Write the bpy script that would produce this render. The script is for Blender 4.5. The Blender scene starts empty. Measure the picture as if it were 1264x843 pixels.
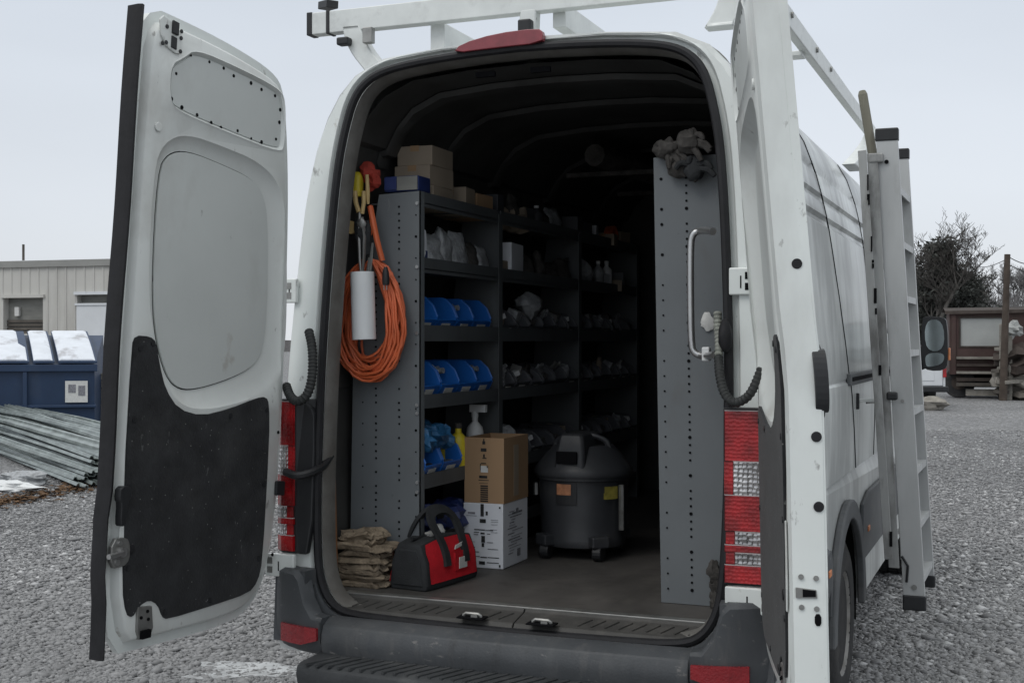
import bpy, bmesh, math, random
from mathutils import Vector, Matrix, noise
from mathutils.geometry import tessellate_polygon
import numpy as np
R=math.radians; PI=math.pi
random.seed(7)
S=bpy.context.scene
COL=S.collection
# ---------------------------------------------------------------- camera, sky, sun, exposure
F=1572.0; YAW=R(22); CAM=(1.535,-3.8,1.53)
cd=bpy.data.cameras.new('camera'); cam=bpy.data.objects.new('camera',cd); COL.objects.link(cam)
cam.location=CAM; cam.rotation_euler=(R(90),0,YAW)
cd.sensor_width=36; cd.lens=F/1264*36; cd.clip_start=.05; cd.clip_end=3000
S.camera=cam
SUN_EL=48; SUN_AZ=205          # compass style: 0 = +Y, clockwise
W=bpy.data.worlds.new('World'); S.world=W; W.use_nodes=True
nt=W.node_tree; nt.nodes.clear()
wo=nt.nodes.new('ShaderNodeOutputWorld'); bg=nt.nodes.new('ShaderNodeBackground'); bg.inputs[1].default_value=.1
sky=nt.nodes.new('ShaderNodeTexSky'); sky.sky_type='NISHITA'; sky.sun_disc=False
sky.sun_elevation=R(SUN_EL); sky.sun_rotation=R(SUN_AZ)
tc=nt.nodes.new('ShaderNodeTexCoord'); sp=nt.nodes.new('ShaderNodeSeparateXYZ')
nt.links.new(tc.outputs['Generated'],sp.inputs[0])
rp=nt.nodes.new('ShaderNodeValToRGB'); nt.links.new(sp.outputs['Z'],rp.inputs[0])
SK=10.0
els=rp.color_ramp.elements
def skc(r,g,b): return (r,g,b,1)
els[0].position=0.0; els[0].color=skc(.77,.80,.84)
els[1].position=1.0; els[1].color=skc(1.38,1.40,1.38)
e=els.new(.09); e.color=skc(.735,.775,.83)
e=els.new(.28); e.color=skc(.66,.715,.79)
e=els.new(.6); e.color=skc(1.02,1.06,1.09)
mp=nt.nodes.new('ShaderNodeMapping'); mp.inputs['Scale'].default_value=(1.4,1.4,5.0)
nt.links.new(tc.outputs['Generated'],mp.inputs[0])
cn=nt.nodes.new('ShaderNodeTexNoise'); cn.inputs['Scale'].default_value=1.1; cn.inputs['Detail'].default_value=4; cn.inputs['Roughness'].default_value=.45
nt.links.new(mp.outputs[0],cn.inputs[0])
mr=nt.nodes.new('ShaderNodeMapRange'); mr.inputs[1].default_value=.3; mr.inputs[2].default_value=.7; mr.inputs[3].default_value=SK*.93; mr.inputs[4].default_value=SK*1.09
nt.links.new(cn.outputs[0],mr.inputs[0])
vm=nt.nodes.new('ShaderNodeVectorMath'); vm.operation='SCALE'
nt.links.new(rp.outputs[0],vm.inputs[0]); nt.links.new(mr.outputs[0],vm.inputs['Scale'])
mx=nt.nodes.new('ShaderNodeMix'); mx.data_type='RGBA'; mx.inputs[0].default_value=.94
nt.links.new(sky.outputs[0],mx.inputs[6]); nt.links.new(vm.outputs[0],mx.inputs[7])
nt.links.new(mx.outputs[2],bg.inputs[0]); nt.links.new(bg.outputs[0],wo.inputs[0])
sd=bpy.data.lights.new('sun','SUN'); so=bpy.data.objects.new('sun',sd); COL.objects.link(so)
sd.energy=.75; sd.angle=R(25); sd.color=(1,.97,.93)
sdir=Vector((math.sin(R(SUN_AZ))*math.cos(R(SUN_EL)),math.cos(R(SUN_AZ))*math.cos(R(SUN_EL)),math.sin(R(SUN_EL))))
so.location=sdir*50; so.rotation_euler=sdir.to_track_quat('Z','Y').to_euler()
S.view_settings.view_transform='Standard'; S.view_settings.look='None'; S.view_settings.gamma=1
S.view_settings.use_curve_mapping=False; S.view_settings.exposure=0.0
# ---------------------------------------------------------------- survey helpers: photo sight line met with a real plane
_r=(math.cos(YAW),math.sin(YAW)); _d=(-math.sin(YAW),math.cos(YAW))
def ray(x,y):
    k=(x-632)/F; v=(421.5-y)/F
    return (_d[0]+k*_r[0],_d[1]+k*_r[1],v)
def _hit(x,y,ax,val):
    q=ray(x,y); t=(val-CAM[ax])/q[ax]
    return Vector([CAM[i]+t*q[i] for i in range(3)])
def onX(x,y,X): return _hit(x,y,0,X)
def onY(x,y,Y): return _hit(x,y,1,Y)
def onZ(x,y,Z=0.0): return _hit(x,y,2,Z)
def atD(x,y,dep):
    q=ray(x,y); return Vector([CAM[i]+dep*q[i] for i in range(3)])
# ---------------------------------------------------------------- materials
def lk(n,a,b): n.links.new(a,b)
def mat(name,col,rough=.5,metal=0.0,var=.12,vs=6.0,stretch=(1,1,1),bump=0.0,bs=40.0,dirt=None,coat=0.0,speck=None,spec=.5,bd=.01):
    """dirt=(colour, scale, threshold low, high, (stretch)) ; speck=(colour, scale, size)"""
    m=bpy.data.materials.new(name); m.use_nodes=True; n=m.node_tree; b=n.nodes['Principled BSDF']
    b.inputs['Roughness'].default_value=rough; b.inputs['Metallic'].default_value=metal
    b.inputs['Coat Weight'].default_value=coat; b.inputs['Coat Roughness'].default_value=.1
    b.inputs['Specular IOR Level'].default_value=spec
    t=n.nodes.new('ShaderNodeTexCoord')
    mpn=n.nodes.new('ShaderNodeMapping'); mpn.inputs['Scale'].default_value=stretch; lk(n,t.outputs['Object'],mpn.inputs[0])
    nz=n.nodes.new('ShaderNodeTexNoise'); nz.inputs['Scale'].default_value=vs; nz.inputs['Detail'].default_value=6; nz.inputs['Roughness'].default_value=.6
    lk(n,mpn.outputs[0],nz.inputs[0])
    rr=n.nodes.new('ShaderNodeValToRGB'); lk(n,nz.outputs[0],rr.inputs[0])
    rr.color_ramp.elements[0].position=.3; rr.color_ramp.elements[1].position=.7
    rr.color_ramp.elements[0].color=(*[c*(1-var) for c in col],1); rr.color_ramp.elements[1].color=(*[min(1,c*(1+var)) for c in col],1)
    out=rr.outputs[0]
    def mixin(fac,colr,prev):
        mm=n.nodes.new('ShaderNodeMix'); mm.data_type='RGBA'; lk(n,fac,mm.inputs[0]); lk(n,prev,mm.inputs[6]); mm.inputs[7].default_value=(*colr,1); return mm.outputs[2]
    for dd in (dirt if isinstance(dirt,list) else [dirt] if dirt else []):
        m2=n.nodes.new('ShaderNodeMapping'); m2.inputs['Scale'].default_value=dd[4] if len(dd)>4 else (1,1,1); lk(n,t.outputs['Object'],m2.inputs[0])
        n2=n.nodes.new('ShaderNodeTexNoise'); n2.inputs['Scale'].default_value=dd[1]; n2.inputs['Detail'].default_value=7; n2.inputs['Roughness'].default_value=.62; lk(n,m2.outputs[0],n2.inputs[0])
        r2=n.nodes.new('ShaderNodeMapRange'); r2.inputs[1].default_value=dd[2]; r2.inputs[2].default_value=dd[3]; lk(n,n2.outputs[0],r2.inputs[0])
        if len(dd)>5:
            sg=n.nodes.new('ShaderNodeMath'); sg.operation='MULTIPLY'; sg.inputs[1].default_value=dd[5]; lk(n,r2.outputs[0],sg.inputs[0]); fo=sg.outputs[0]
        else: fo=r2.outputs[0]
        out=mixin(fo,dd[0],out)
    if speck:
        v=n.nodes.new('ShaderNodeTexVoronoi'); v.inputs['Scale'].default_value=speck[1]; lk(n,t.outputs['Object'],v.inputs[0])
        r3=n.nodes.new('ShaderNodeMapRange'); r3.inputs[1].default_value=speck[2]; r3.inputs[2].default_value=speck[2]*.6; lk(n,v.outputs['Distance'],r3.inputs[0])
        out=mixin(r3.outputs[0],speck[0],out)
    lk(n,out,b.inputs['Base Color'])
    # roughness breakup
    r4=n.nodes.new('ShaderNodeMapRange'); r4.inputs[3].default_value=max(.03,rough-.08); r4.inputs[4].default_value=min(1,rough+.12); lk(n,nz.outputs[0],r4.inputs[0]); lk(n,r4.outputs[0],b.inputs['Roughness'])
    if bump:
        nb=n.nodes.new('ShaderNodeTexNoise'); nb.inputs['Scale'].default_value=bs; nb.inputs['Detail'].default_value=5; lk(n,mpn.outputs[0],nb.inputs[0])
        bp=n.nodes.new('ShaderNodeBump'); bp.inputs['Strength'].default_value=bump; bp.inputs['Distance'].default_value=bd; lk(n,nb.outputs[0],bp.inputs['Height']); lk(n,bp.outputs[0],b.inputs['Normal'])
    return m
GR=(.30,.29,.27)
M={}
M['paint']=mat('white_paint',(.72,.755,.735),.3,0,.05,3,coat=.3,dirt=[(GR,3.2,.46,.8,(1,1,.35),.5),((.16,.15,.14),26,.64,.71,(1,1,.5),.65),((.24,.16,.09),11,.68,.76,(1,1,.5),.6)])
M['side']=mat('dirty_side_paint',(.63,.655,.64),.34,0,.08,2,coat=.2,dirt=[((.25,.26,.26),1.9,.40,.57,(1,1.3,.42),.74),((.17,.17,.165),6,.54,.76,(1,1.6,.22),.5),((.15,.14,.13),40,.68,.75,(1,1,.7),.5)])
M['inner']=mat('door_inner_paint',(.70,.725,.705),.38,0,.05,3,bump=.05,bs=12,dirt=[((.30,.27,.23),3.6,.50,.80,(1,1,.7),.5),((.12,.11,.10),24,.655,.71,(1,1,.4),.6),((.20,.15,.10),9,.66,.74,(1,1,.8),.6)])
M['winpanel']=mat('window_blank_panel',(.57,.595,.58),.42,0,.05,2,bump=.05,bs=9,dirt=[((.33,.31,.28),3.0,.52,.8,(1,1,.6),.5),((.07,.06,.055),10,.68,.715,(1,1,.45),.75),((.22,.15,.09),5,.66,.76,(1,1,.8),.5)])
M['trim']=mat('black_trim_felt',(.022,.023,.025),.85,0,.35,14,bump=.25,bs=120,speck=((.17,.17,.165),34,.085),dirt=[((.085,.085,.085),5,.52,.85,(1,1,1),.45),((.13,.13,.13),38,.66,.72,(1,1,.5),.6),((.16,.16,.155),20,.70,.73,(1,2.5,.6),.6)],spec=.25)
M['rubber']=mat('black_rubber',(.014,.014,.016),.6,0,.3,20,bump=.1,bs=60,spec=.35)
M['plastic']=mat('grey_bumper_plastic',(.066,.071,.077),.55,0,.16,5,bump=.12,bs=140,dirt=[((.16,.16,.155),4.5,.5,.8,(1,1,.4),.5),((.15,.145,.14),22,.55,.75,(1,1,.12),.45),((.24,.23,.22),45,.63,.71,(.5,1,1),.6),((.02,.02,.02),14,.6,.75,(1,1,.2),.6)],spec=.4)
M['cladding']=mat('side_cladding_plastic',(.085,.09,.095),.6,0,.15,5,bump=.1,bs=120,dirt=[((.17,.165,.155),3,.45,.75,(1,1,1),.5)],spec=.35)
M['step']=mat('step_pad_rubber',(.05,.053,.056),.65,0,.25,8,bump=.2,bs=90,dirt=[((.17,.17,.165),6,.5,.8,(1,1,1),.5)],spec=.3)
M['jamb']=mat('dirty_jamb_paint',(.15,.145,.135),.55,0,.2,8,dirt=[((.07,.062,.052),7,.42,.7,(1,1,1),.7)])
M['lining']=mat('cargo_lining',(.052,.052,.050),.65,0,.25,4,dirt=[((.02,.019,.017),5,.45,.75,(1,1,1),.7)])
M['floor']=mat('cargo_floor_ply',(.082,.077,.072),.6,0,.3,5,stretch=(1,.5,1),bump=.15,bs=30,dirt=[((.15,.14,.125),7,.55,.8,(1,1,1),.5),((.035,.03,.028),12,.55,.75,(1,1,1),.6)],spec=.35)
M['sill']=mat('sill_plastic',(.06,.058,.055),.6,0,.25,6,bump=.2,bs=70,dirt=[((.16,.15,.135),8,.52,.8,(1,1,1),.5)],spec=.35)
M['shelfdark']=mat('shaded_shelf_steel',(.085,.093,.098),.55,.0,.12,4,dirt=[((.05,.045,.04),6,.5,.8,(1,1,.5),.6)])  # darker copy of the shelf steel: interior shade put into the colour
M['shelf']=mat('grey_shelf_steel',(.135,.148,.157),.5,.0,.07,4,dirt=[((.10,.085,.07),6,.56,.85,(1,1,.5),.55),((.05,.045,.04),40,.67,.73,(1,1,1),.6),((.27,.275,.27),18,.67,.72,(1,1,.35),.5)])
M['hole']=mat('dark_hole',(.006,.006,.007),.9,spec=.1)
M['steel']=mat('bright_steel',(.55,.55,.55),.3,.9,.1,10)
M['zinc']=mat('dull_steel',(.30,.30,.29),.45,.8,.2,15,dirt=[((.12,.09,.06),20,.55,.8,(1,1,1),.5)])
M['red']=mat('red_lens',(.42,.008,.012),.10,0,.38,13,bump=.35,bs=16,coat=.8)
M['clear']=mat('clear_lens',(.60,.60,.60),.12,.35,.45,30,bump=.8,bs=70,coat=.7)
M['reflector']=mat('red_reflector',(.27,.012,.018),.25,0,.2,30,bump=.3,bs=160,coat=.3)
M['brake']=mat('dusty_brake_lens',(.21,.03,.04),.3,0,.3,14,coat=.3)
M['rack']=mat('white_rack_aluminium',(.68,.705,.69),.4,.1,.08,8,dirt=[((.33,.33,.32),12,.55,.8,(1,1,1),.5),((.10,.07,.06),26,.68,.75,(1,1,1),.7)])
M['black']=mat('black_plastic',(.02,.021,.023),.45,0,.2,10,spec=.4)
M['conduit']=mat('corrugated_conduit',(.03,.032,.032),.6,0,.3,30,spec=.4)
M['palecond']=mat('dusty_conduit',(.24,.25,.22),.7,0,.4,60)
M['tyre']=mat('tyre_rubber',(.028,.028,.029),.75,0,.2,12,bump=.3,bs=60,dirt=[((.10,.095,.085),6,.5,.8,(1,1,1),.6)],spec=.3)
M['rim']=mat('dirty_rim',(.22,.215,.205),.55,.2,.25,10,dirt=[((.08,.07,.055),8,.45,.7,(1,1,1),.7)])
M['well']=mat('wheel_well',(.012,.012,.012),.9,spec=.1)
M['glassdark']=mat('dark_window',(.02,.025,.028),.06,0,.1,3,coat=.5)
M['mirror']=mat('mirror_glass',(.55,.62,.64),.04,1.0,.05,3)
M['ladder']=mat('weathered_aluminium',(.46,.47,.47),.48,.35,.12,5,stretch=(1,1,.3),dirt=[((.22,.21,.20),9,.55,.8,(1,1,.3),.55),((.07,.065,.06),22,.68,.75,(1,1,.5),.7)])
M['ladder2']=mat('stained_aluminium',(.33,.335,.33),.55,.3,.2,7,stretch=(1,1,.3),dirt=[((.10,.095,.09),10,.48,.66,(1,1,.35),.7)])
M['oldwood']=mat('green_grey_wood',(.20,.19,.15),.75,0,.3,14,stretch=(1,1,.1),bump=.3,bs=40)
M['orangewood']=mat('orange_brown_wood',(.25,.12,.055),.65,0,.35,9,stretch=(1,1,.15))
M['cord']=mat('orange_cord',(.62,.13,.045),.5,0,.15,9)
M['pvc']=mat('white_pvc',(.72,.74,.75),.4,0,.04,8,dirt=[((.45,.42,.38),9,.6,.85,(1,1,1),.5)])
M['blue']=mat('blue_bin_plastic',(.012,.12,.45),.4,0,.12,8)
M['greybin']=mat('dark_bin_plastic',(.055,.058,.066),.5,0,.2,8)
M['navy']=mat('navy_plastic',(.02,.035,.13),.45,0,.3,10)
M['bluebag']=mat('teal_blue_bag',(.02,.10,.22),.4,0,.5,14,bump=.6,bs=30,bd=.02)
M['label']=mat('paper_label',(.6,.6,.58),.6,0,.1,30)
M['card']=mat('brown_cardboard',(.33,.215,.125),.8,0,.08,4,stretch=(1,1,.3),bump=.05,bs=30,dirt=[((.22,.14,.08),6,.6,.85,(1,1,1),.5)],spec=.2)
M['oldcard']=mat('dull_cardboard',(.29,.24,.185),.8,0,.1,5,spec=.2)
M['whitecard']=mat('white_cardboard',(.68,.70,.74),.7,0,.05,5,spec=.2,dirt=[((.40,.40,.41),7,.58,.85,(1,1,1),.4)])
M['ink']=mat('black_print',(.03,.03,.03),.8,0,.5,40,spec=.2)
M['paleink']=mat('grey_print',(.22,.22,.24),.8,0,.5,60,spec=.2)
M['vac']=mat('black_vacuum_plastic',(.030,.032,.036),.45,0,.2,6,bump=.05,bs=50,dirt=[((.10,.095,.09),7,.55,.85,(1,1,1),.5)],spec=.45)
M['orangelab']=mat('orange_label',(.55,.20,.08),.5,0,.3,30)
M['dullorange']=mat('dull_orange_label',(.34,.15,.075),.6,0,.4,40)
M['dullyellow']=mat('dull_yellow_label',(.26,.22,.04),.6,0,.4,40)
M['yellow']=mat('yellow_plastic',(.62,.50,.03),.45,0,.12,9)
M['white']=mat('white_plastic',(.65,.66,.66),.45,0,.06,9)
M['bagred']=mat('red_bag_cloth',(.55,.016,.026),.8,0,.2,9,bump=.3,bs=180,spec=.25,dirt=[((.22,.02,.025),6,.5,.8,(1,1,1),.5)])
M['bagblack']=mat('black_bag_cloth',(.032,.034,.036),.85,0,.3,9,bump=.3,bs=180,spec=.25)
M['brownpaper']=mat('brown_crumpled_cloth',(.25,.20,.145),.9,0,.45,12,bump=.9,bs=22,spec=.15,bd=.03,dirt=[((.05,.045,.04),9,.52,.72,(1,1,1),.8)])
M['darkcloth']=mat('dark_grimy_leather',(.066,.062,.058),.85,0,.5,14,bump=.6,bs=24,spec=.2,bd=.02)
M['redcloth']=mat('red_cloth',(.35,.04,.025),.8,0,.3,14)
M['bagclear']=mat('cloudy_plastic_bag',(.27,.28,.29),.3,0,.45,24,bump=.7,bs=30,spec=.6,bd=.02)
M['tan']=mat('wooden_handle',(.55,.40,.18),.6,0,.2,12)
# background
M['siding']=mat('weathered_metal_siding',(.50,.49,.46),.65,0,.06,1.2,dirt=[((.22,.205,.18),1.4,.55,.8,(1,1,.12),.6),((.10,.08,.06),2.6,.68,.74,(1,1,.4),.7)])
M['roofedge']=mat('roof_trim',(.30,.30,.285),.6,0,.1,2)
M['boardwhite']=mat('white_board',(.62,.64,.66),.6,0,.05,2,dirt=[((.25,.25,.24),3,.55,.8,(1,1,.15),.6)])
M['greyboard']=mat('grey_board',(.20,.20,.185),.8,0,.25,2,stretch=(1,1,3))
M['darkwood']=mat('dark_weathered_wood',(.085,.075,.065),.85,0,.35,3)
M['dumpster']=mat('navy_dumpster_paint',(.013,.034,.082),.5,0,.15,2,dirt=[((.05,.07,.11),2,.5,.8,(1,1,.5),.6),((.10,.06,.04),7,.66,.74,(1,1,.5),.6)])
M['snow']=mat('thin_snow',(.66,.69,.74),.7,0,.08,4,bump=.3,bs=8,dirt=[((.30,.29,.30),2.6,.54,.66,(1,1,1),.7)])
M['slush']=mat('grey_slush',(.40,.41,.415),.6,0,.35,9,bump=.5,bs=20,bd=.02,dirt=[((.22,.22,.22),14,.5,.66,(1,1,1),.8)])
M['galv']=mat('galvanised_strip',(.27,.305,.295),.38,.5,.35,4,stretch=(1,1,1),dirt=[((.14,.17,.155),5,.45,.7,(1,1,1),.6)])
M['bark']=mat('grey_bark',(.085,.08,.075),.9,0,.3,3,spec=.1)
M['farbark']=mat('hazed_far_twigs',(.17,.165,.165),.9,0,.3,3,spec=.1)  # paler, greyer bark: distance haze put into the colour
M['needle']=mat('dark_evergreen',(.070,.074,.068),.9,0,.5,1.5,spec=.1)
M['rust']=mat('rusty_red_paint',(.072,.046,.043),.75,0,.35,1.6,dirt=[((.07,.055,.045),2.5,.45,.7,(1,1,1),.7)],spec=.2)
M['rustdark']=mat('dark_rust',(.055,.045,.04),.85,0,.4,2.5,spec=.2)
M['dirtyglass']=mat('dusty_pane',(.33,.34,.33),.35,0,.12,1.5,spec=.4)
M['pole']=mat('pole_wood',(.075,.06,.05),.85,0,.3,5,spec=.2)
M['greywood']=mat('grey_lumber',(.24,.225,.20),.85,0,.35,4,spec=.2)
M['leafbrown']=mat('brown_leaf_litter',(.12,.075,.045),.95,0,.4,8,bump=.6,bs=20,spec=.1,bd=.03)
M['pickup']=mat('white_pickup_paint',(.66,.68,.70),.35,0,.05,2,coat=.3)
M['trim'].node_tree.nodes['Principled BSDF'].inputs['Sheen Weight'].default_value=.10
M['trim'].node_tree.nodes['Principled BSDF'].inputs['Sheen Roughness'].default_value=.5
def lens_mat(name,col,cell,strength,metal):
    m=bpy.data.materials.new(name); m.use_nodes=True; n=m.node_tree; b=n.nodes['Principled BSDF']
    t=n.nodes.new('ShaderNodeTexCoord'); v=n.nodes.new('ShaderNodeTexVoronoi'); v.inputs['Scale'].default_value=cell; v.inputs['Randomness'].default_value=.35; lk(n,t.outputs['Object'],v.inputs[0])
    w=n.nodes.new('ShaderNodeTexNoise'); w.inputs['Scale'].default_value=11; w.inputs['Detail'].default_value=3; lk(n,t.outputs['Object'],w.inputs[0])
    r=n.nodes.new('ShaderNodeValToRGB'); lk(n,w.outputs[0],r.inputs[0]); r.color_ramp.elements[0].position=.36; r.color_ramp.elements[1].position=.66
    r.color_ramp.elements[0].color=(*[c*.45 for c in col],1); r.color_ramp.elements[1].color=(*[min(1,c*1.25) for c in col],1)
    lk(n,r.outputs[0],b.inputs['Base Color']); b.inputs['Roughness'].default_value=.12; b.inputs['Metallic'].default_value=metal; b.inputs['Coat Weight'].default_value=1; b.inputs['Coat Roughness'].default_value=.04
    bp=n.nodes.new('ShaderNodeBump'); bp.inputs['Strength'].default_value=strength; bp.inputs['Distance'].default_value=.006; lk(n,v.outputs['Distance'],bp.inputs['Height']); lk(n,bp.outputs[0],b.inputs['Normal'])
    return m
M['red']=lens_mat('red_moulded_lens',(.40,.010,.014),85,.35,.25)
M['clear']=lens_mat('clear_moulded_lens',(.50,.49,.49),70,.9,.75)
M['bowl']=lens_mat('red_reflector_bowl',(.60,.02,.02),120,.5,.4)
M['lensedge']=mat('pale_lens_edge',(.5,.45,.45),.3)
# gravel ground
def ground_mat():
    m=bpy.data.materials.new('gravel_ground'); m.use_nodes=True; n=m.node_tree; b=n.nodes['Principled BSDF']
    t=n.nodes.new('ShaderNodeTexCoord')
    v=n.nodes.new('ShaderNodeTexVoronoi'); v.inputs['Scale'].default_value=24; lk(n,t.outputs['Object'],v.inputs[0])
    r=n.nodes.new('ShaderNodeValToRGB'); s=n.nodes.new('ShaderNodeSeparateColor'); lk(n,v.outputs['Color'],s.inputs[0]); lk(n,s.outputs[0],r.inputs[0])
    r.color_ramp.elements[0].color=(.11,.11,.112,1); r.color_ramp.elements[1].color=(.36,.36,.365,1)
    e=r.color_ramp.elements.new(.6); e.color=(.22,.22,.222,1)
    n1=n.nodes.new('ShaderNodeTexNoise'); n1.inputs['Scale'].default_value=.32; n1.inputs['Detail'].default_value=6; n1.inputs['Roughness'].default_value=.6; lk(n,t.outputs['Object'],n1.inputs[0])
    mr_=n.nodes.new('ShaderNodeMapRange'); mr_.inputs[1].default_value=.4; mr_.inputs[2].default_value=.62; lk(n,n1.outputs[0],mr_.inputs[0])
    mm=n.nodes.new('ShaderNodeMix'); mm.data_type='RGBA'; mm.blend_type='MULTIPLY'
    inv=n.nodes.new('ShaderNodeMath'); inv.operation='SUBTRACT'; inv.inputs[0].default_value=1.0; lk(n,mr_.outputs[0],inv.inputs[1])
    hf=n.nodes.new('ShaderNodeMath'); hf.operation='MULTIPLY'; hf.inputs[1].default_value=.75; lk(n,inv.outputs[0],hf.inputs[0])
    lk(n,hf.outputs[0],mm.inputs[0]); lk(n,r.outputs[0],mm.inputs[6]); mm.inputs[7].default_value=(.55,.55,.56,1)
    lk(n,mm.outputs[2],b.inputs['Base Color'])
    rr=n.nodes.new('ShaderNodeMapRange'); rr.inputs[3].default_value=.5; rr.inputs[4].default_value=.9; lk(n,mr_.outputs[0],rr.inputs[0]); lk(n,rr.outputs[0],b.inputs['Roughness'])
    nb=n.nodes.new('ShaderNodeTexNoise'); nb.inputs['Scale'].default_value=3; nb.inputs['Detail'].default_value=8; lk(n,t.outputs['Object'],nb.inputs[0])
    ad=n.nodes.new('ShaderNodeMath'); ad.operation='MULTIPLY_ADD'; ad.inputs[1].default_value=2.0; lk(n,nb.outputs[0],ad.inputs[0]); lk(n,v.outputs['Distance'],ad.inputs[2])
    bp=n.nodes.new('ShaderNodeBump'); bp.inputs['Strength'].default_value=.9; bp.inputs['Distance'].default_value=.04; lk(n,ad.outputs[0],bp.inputs['Height']); lk(n,bp.outputs[0],b.inputs['Normal'])
    return m
M['ground']=ground_mat()
def stone_mat():
    m=bpy.data.materials.new('gravel_stones'); m.use_nodes=True; n=m.node_tree; b=n.nodes['Principled BSDF']
    a=n.nodes.new('ShaderNodeAttribute'); a.attribute_name='tone'
    r=n.nodes.new('ShaderNodeValToRGB'); lk(n,a.outputs['Fac'],r.inputs[0])
    r.color_ramp.elements[0].color=(.14,.14,.143,1); r.color_ramp.elements[1].color=(.52,.52,.52,1)
    e=r.color_ramp.elements.new(.7); e.color=(.28,.28,.283,1)
    lk(n,r.outputs[0],b.inputs['Base Color']); b.inputs['Roughness'].default_value=.65
    return m
M['stone']=stone_mat()
# ---------------------------------------------------------------- mesh builder
def chaikin(P,it=2,closed=True):
    for _ in range(it):
        Q=[]; n=len(P)
        for i in range(n if closed else n-1):
            a=P[i]; b=P[(i+1)%n]
            Q.append(tuple(.75*a[k]+.25*b[k] for k in range(len(a)))); Q.append(tuple(.25*a[k]+.75*b[k] for k in range(len(a))))
        if not closed: Q=[P[0]]+Q+[P[-1]]
        P=Q
    return P
def area2(P): return sum(P[i][0]*P[(i+1)%len(P)][1]-P[(i+1)%len(P)][0]*P[i][1] for i in range(len(P)))/2
def inset(P,d):
    sgn=1 if area2(P)>0 else -1; n=len(P); out=[]
    for i in range(n):
        a=Vector(P[i-1]);b=Vector(P[i]);c=Vector(P[(i+1)%n])
        e1=(b-a); e2=(c-b)
        if e1.length<1e-9: e1=e2
        if e2.length<1e-9: e2=e1
        e1=e1.normalized(); e2=e2.normalized()
        n1=Vector((-e1.y,e1.x))*sgn; n2=Vector((-e2.y,e2.x))*sgn
        m=(n1+n2); m=m.normalized() if m.length>1e-6 else n1
        k=max(.5,m.dot(n1)); out.append(tuple(b+m*(d/k)))
    return out
def resample(P,n,closed=False):
    P=[Vector(p) for p in P]
    if closed: P=P+[P[0]]
    L=[0]
    for i in range(1,len(P)): L.append(L[-1]+(P[i]-P[i-1]).length)
    out=[];j=0
    for k in range(n):
        t=L[-1]*k/(n if closed else n-1)
        while j<len(L)-2 and L[j+1]<t: j+=1
        f=(t-L[j])/max(1e-9,L[j+1]-L[j]); out.append(tuple(P[j].lerp(P[j+1],f)))
    return out
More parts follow.
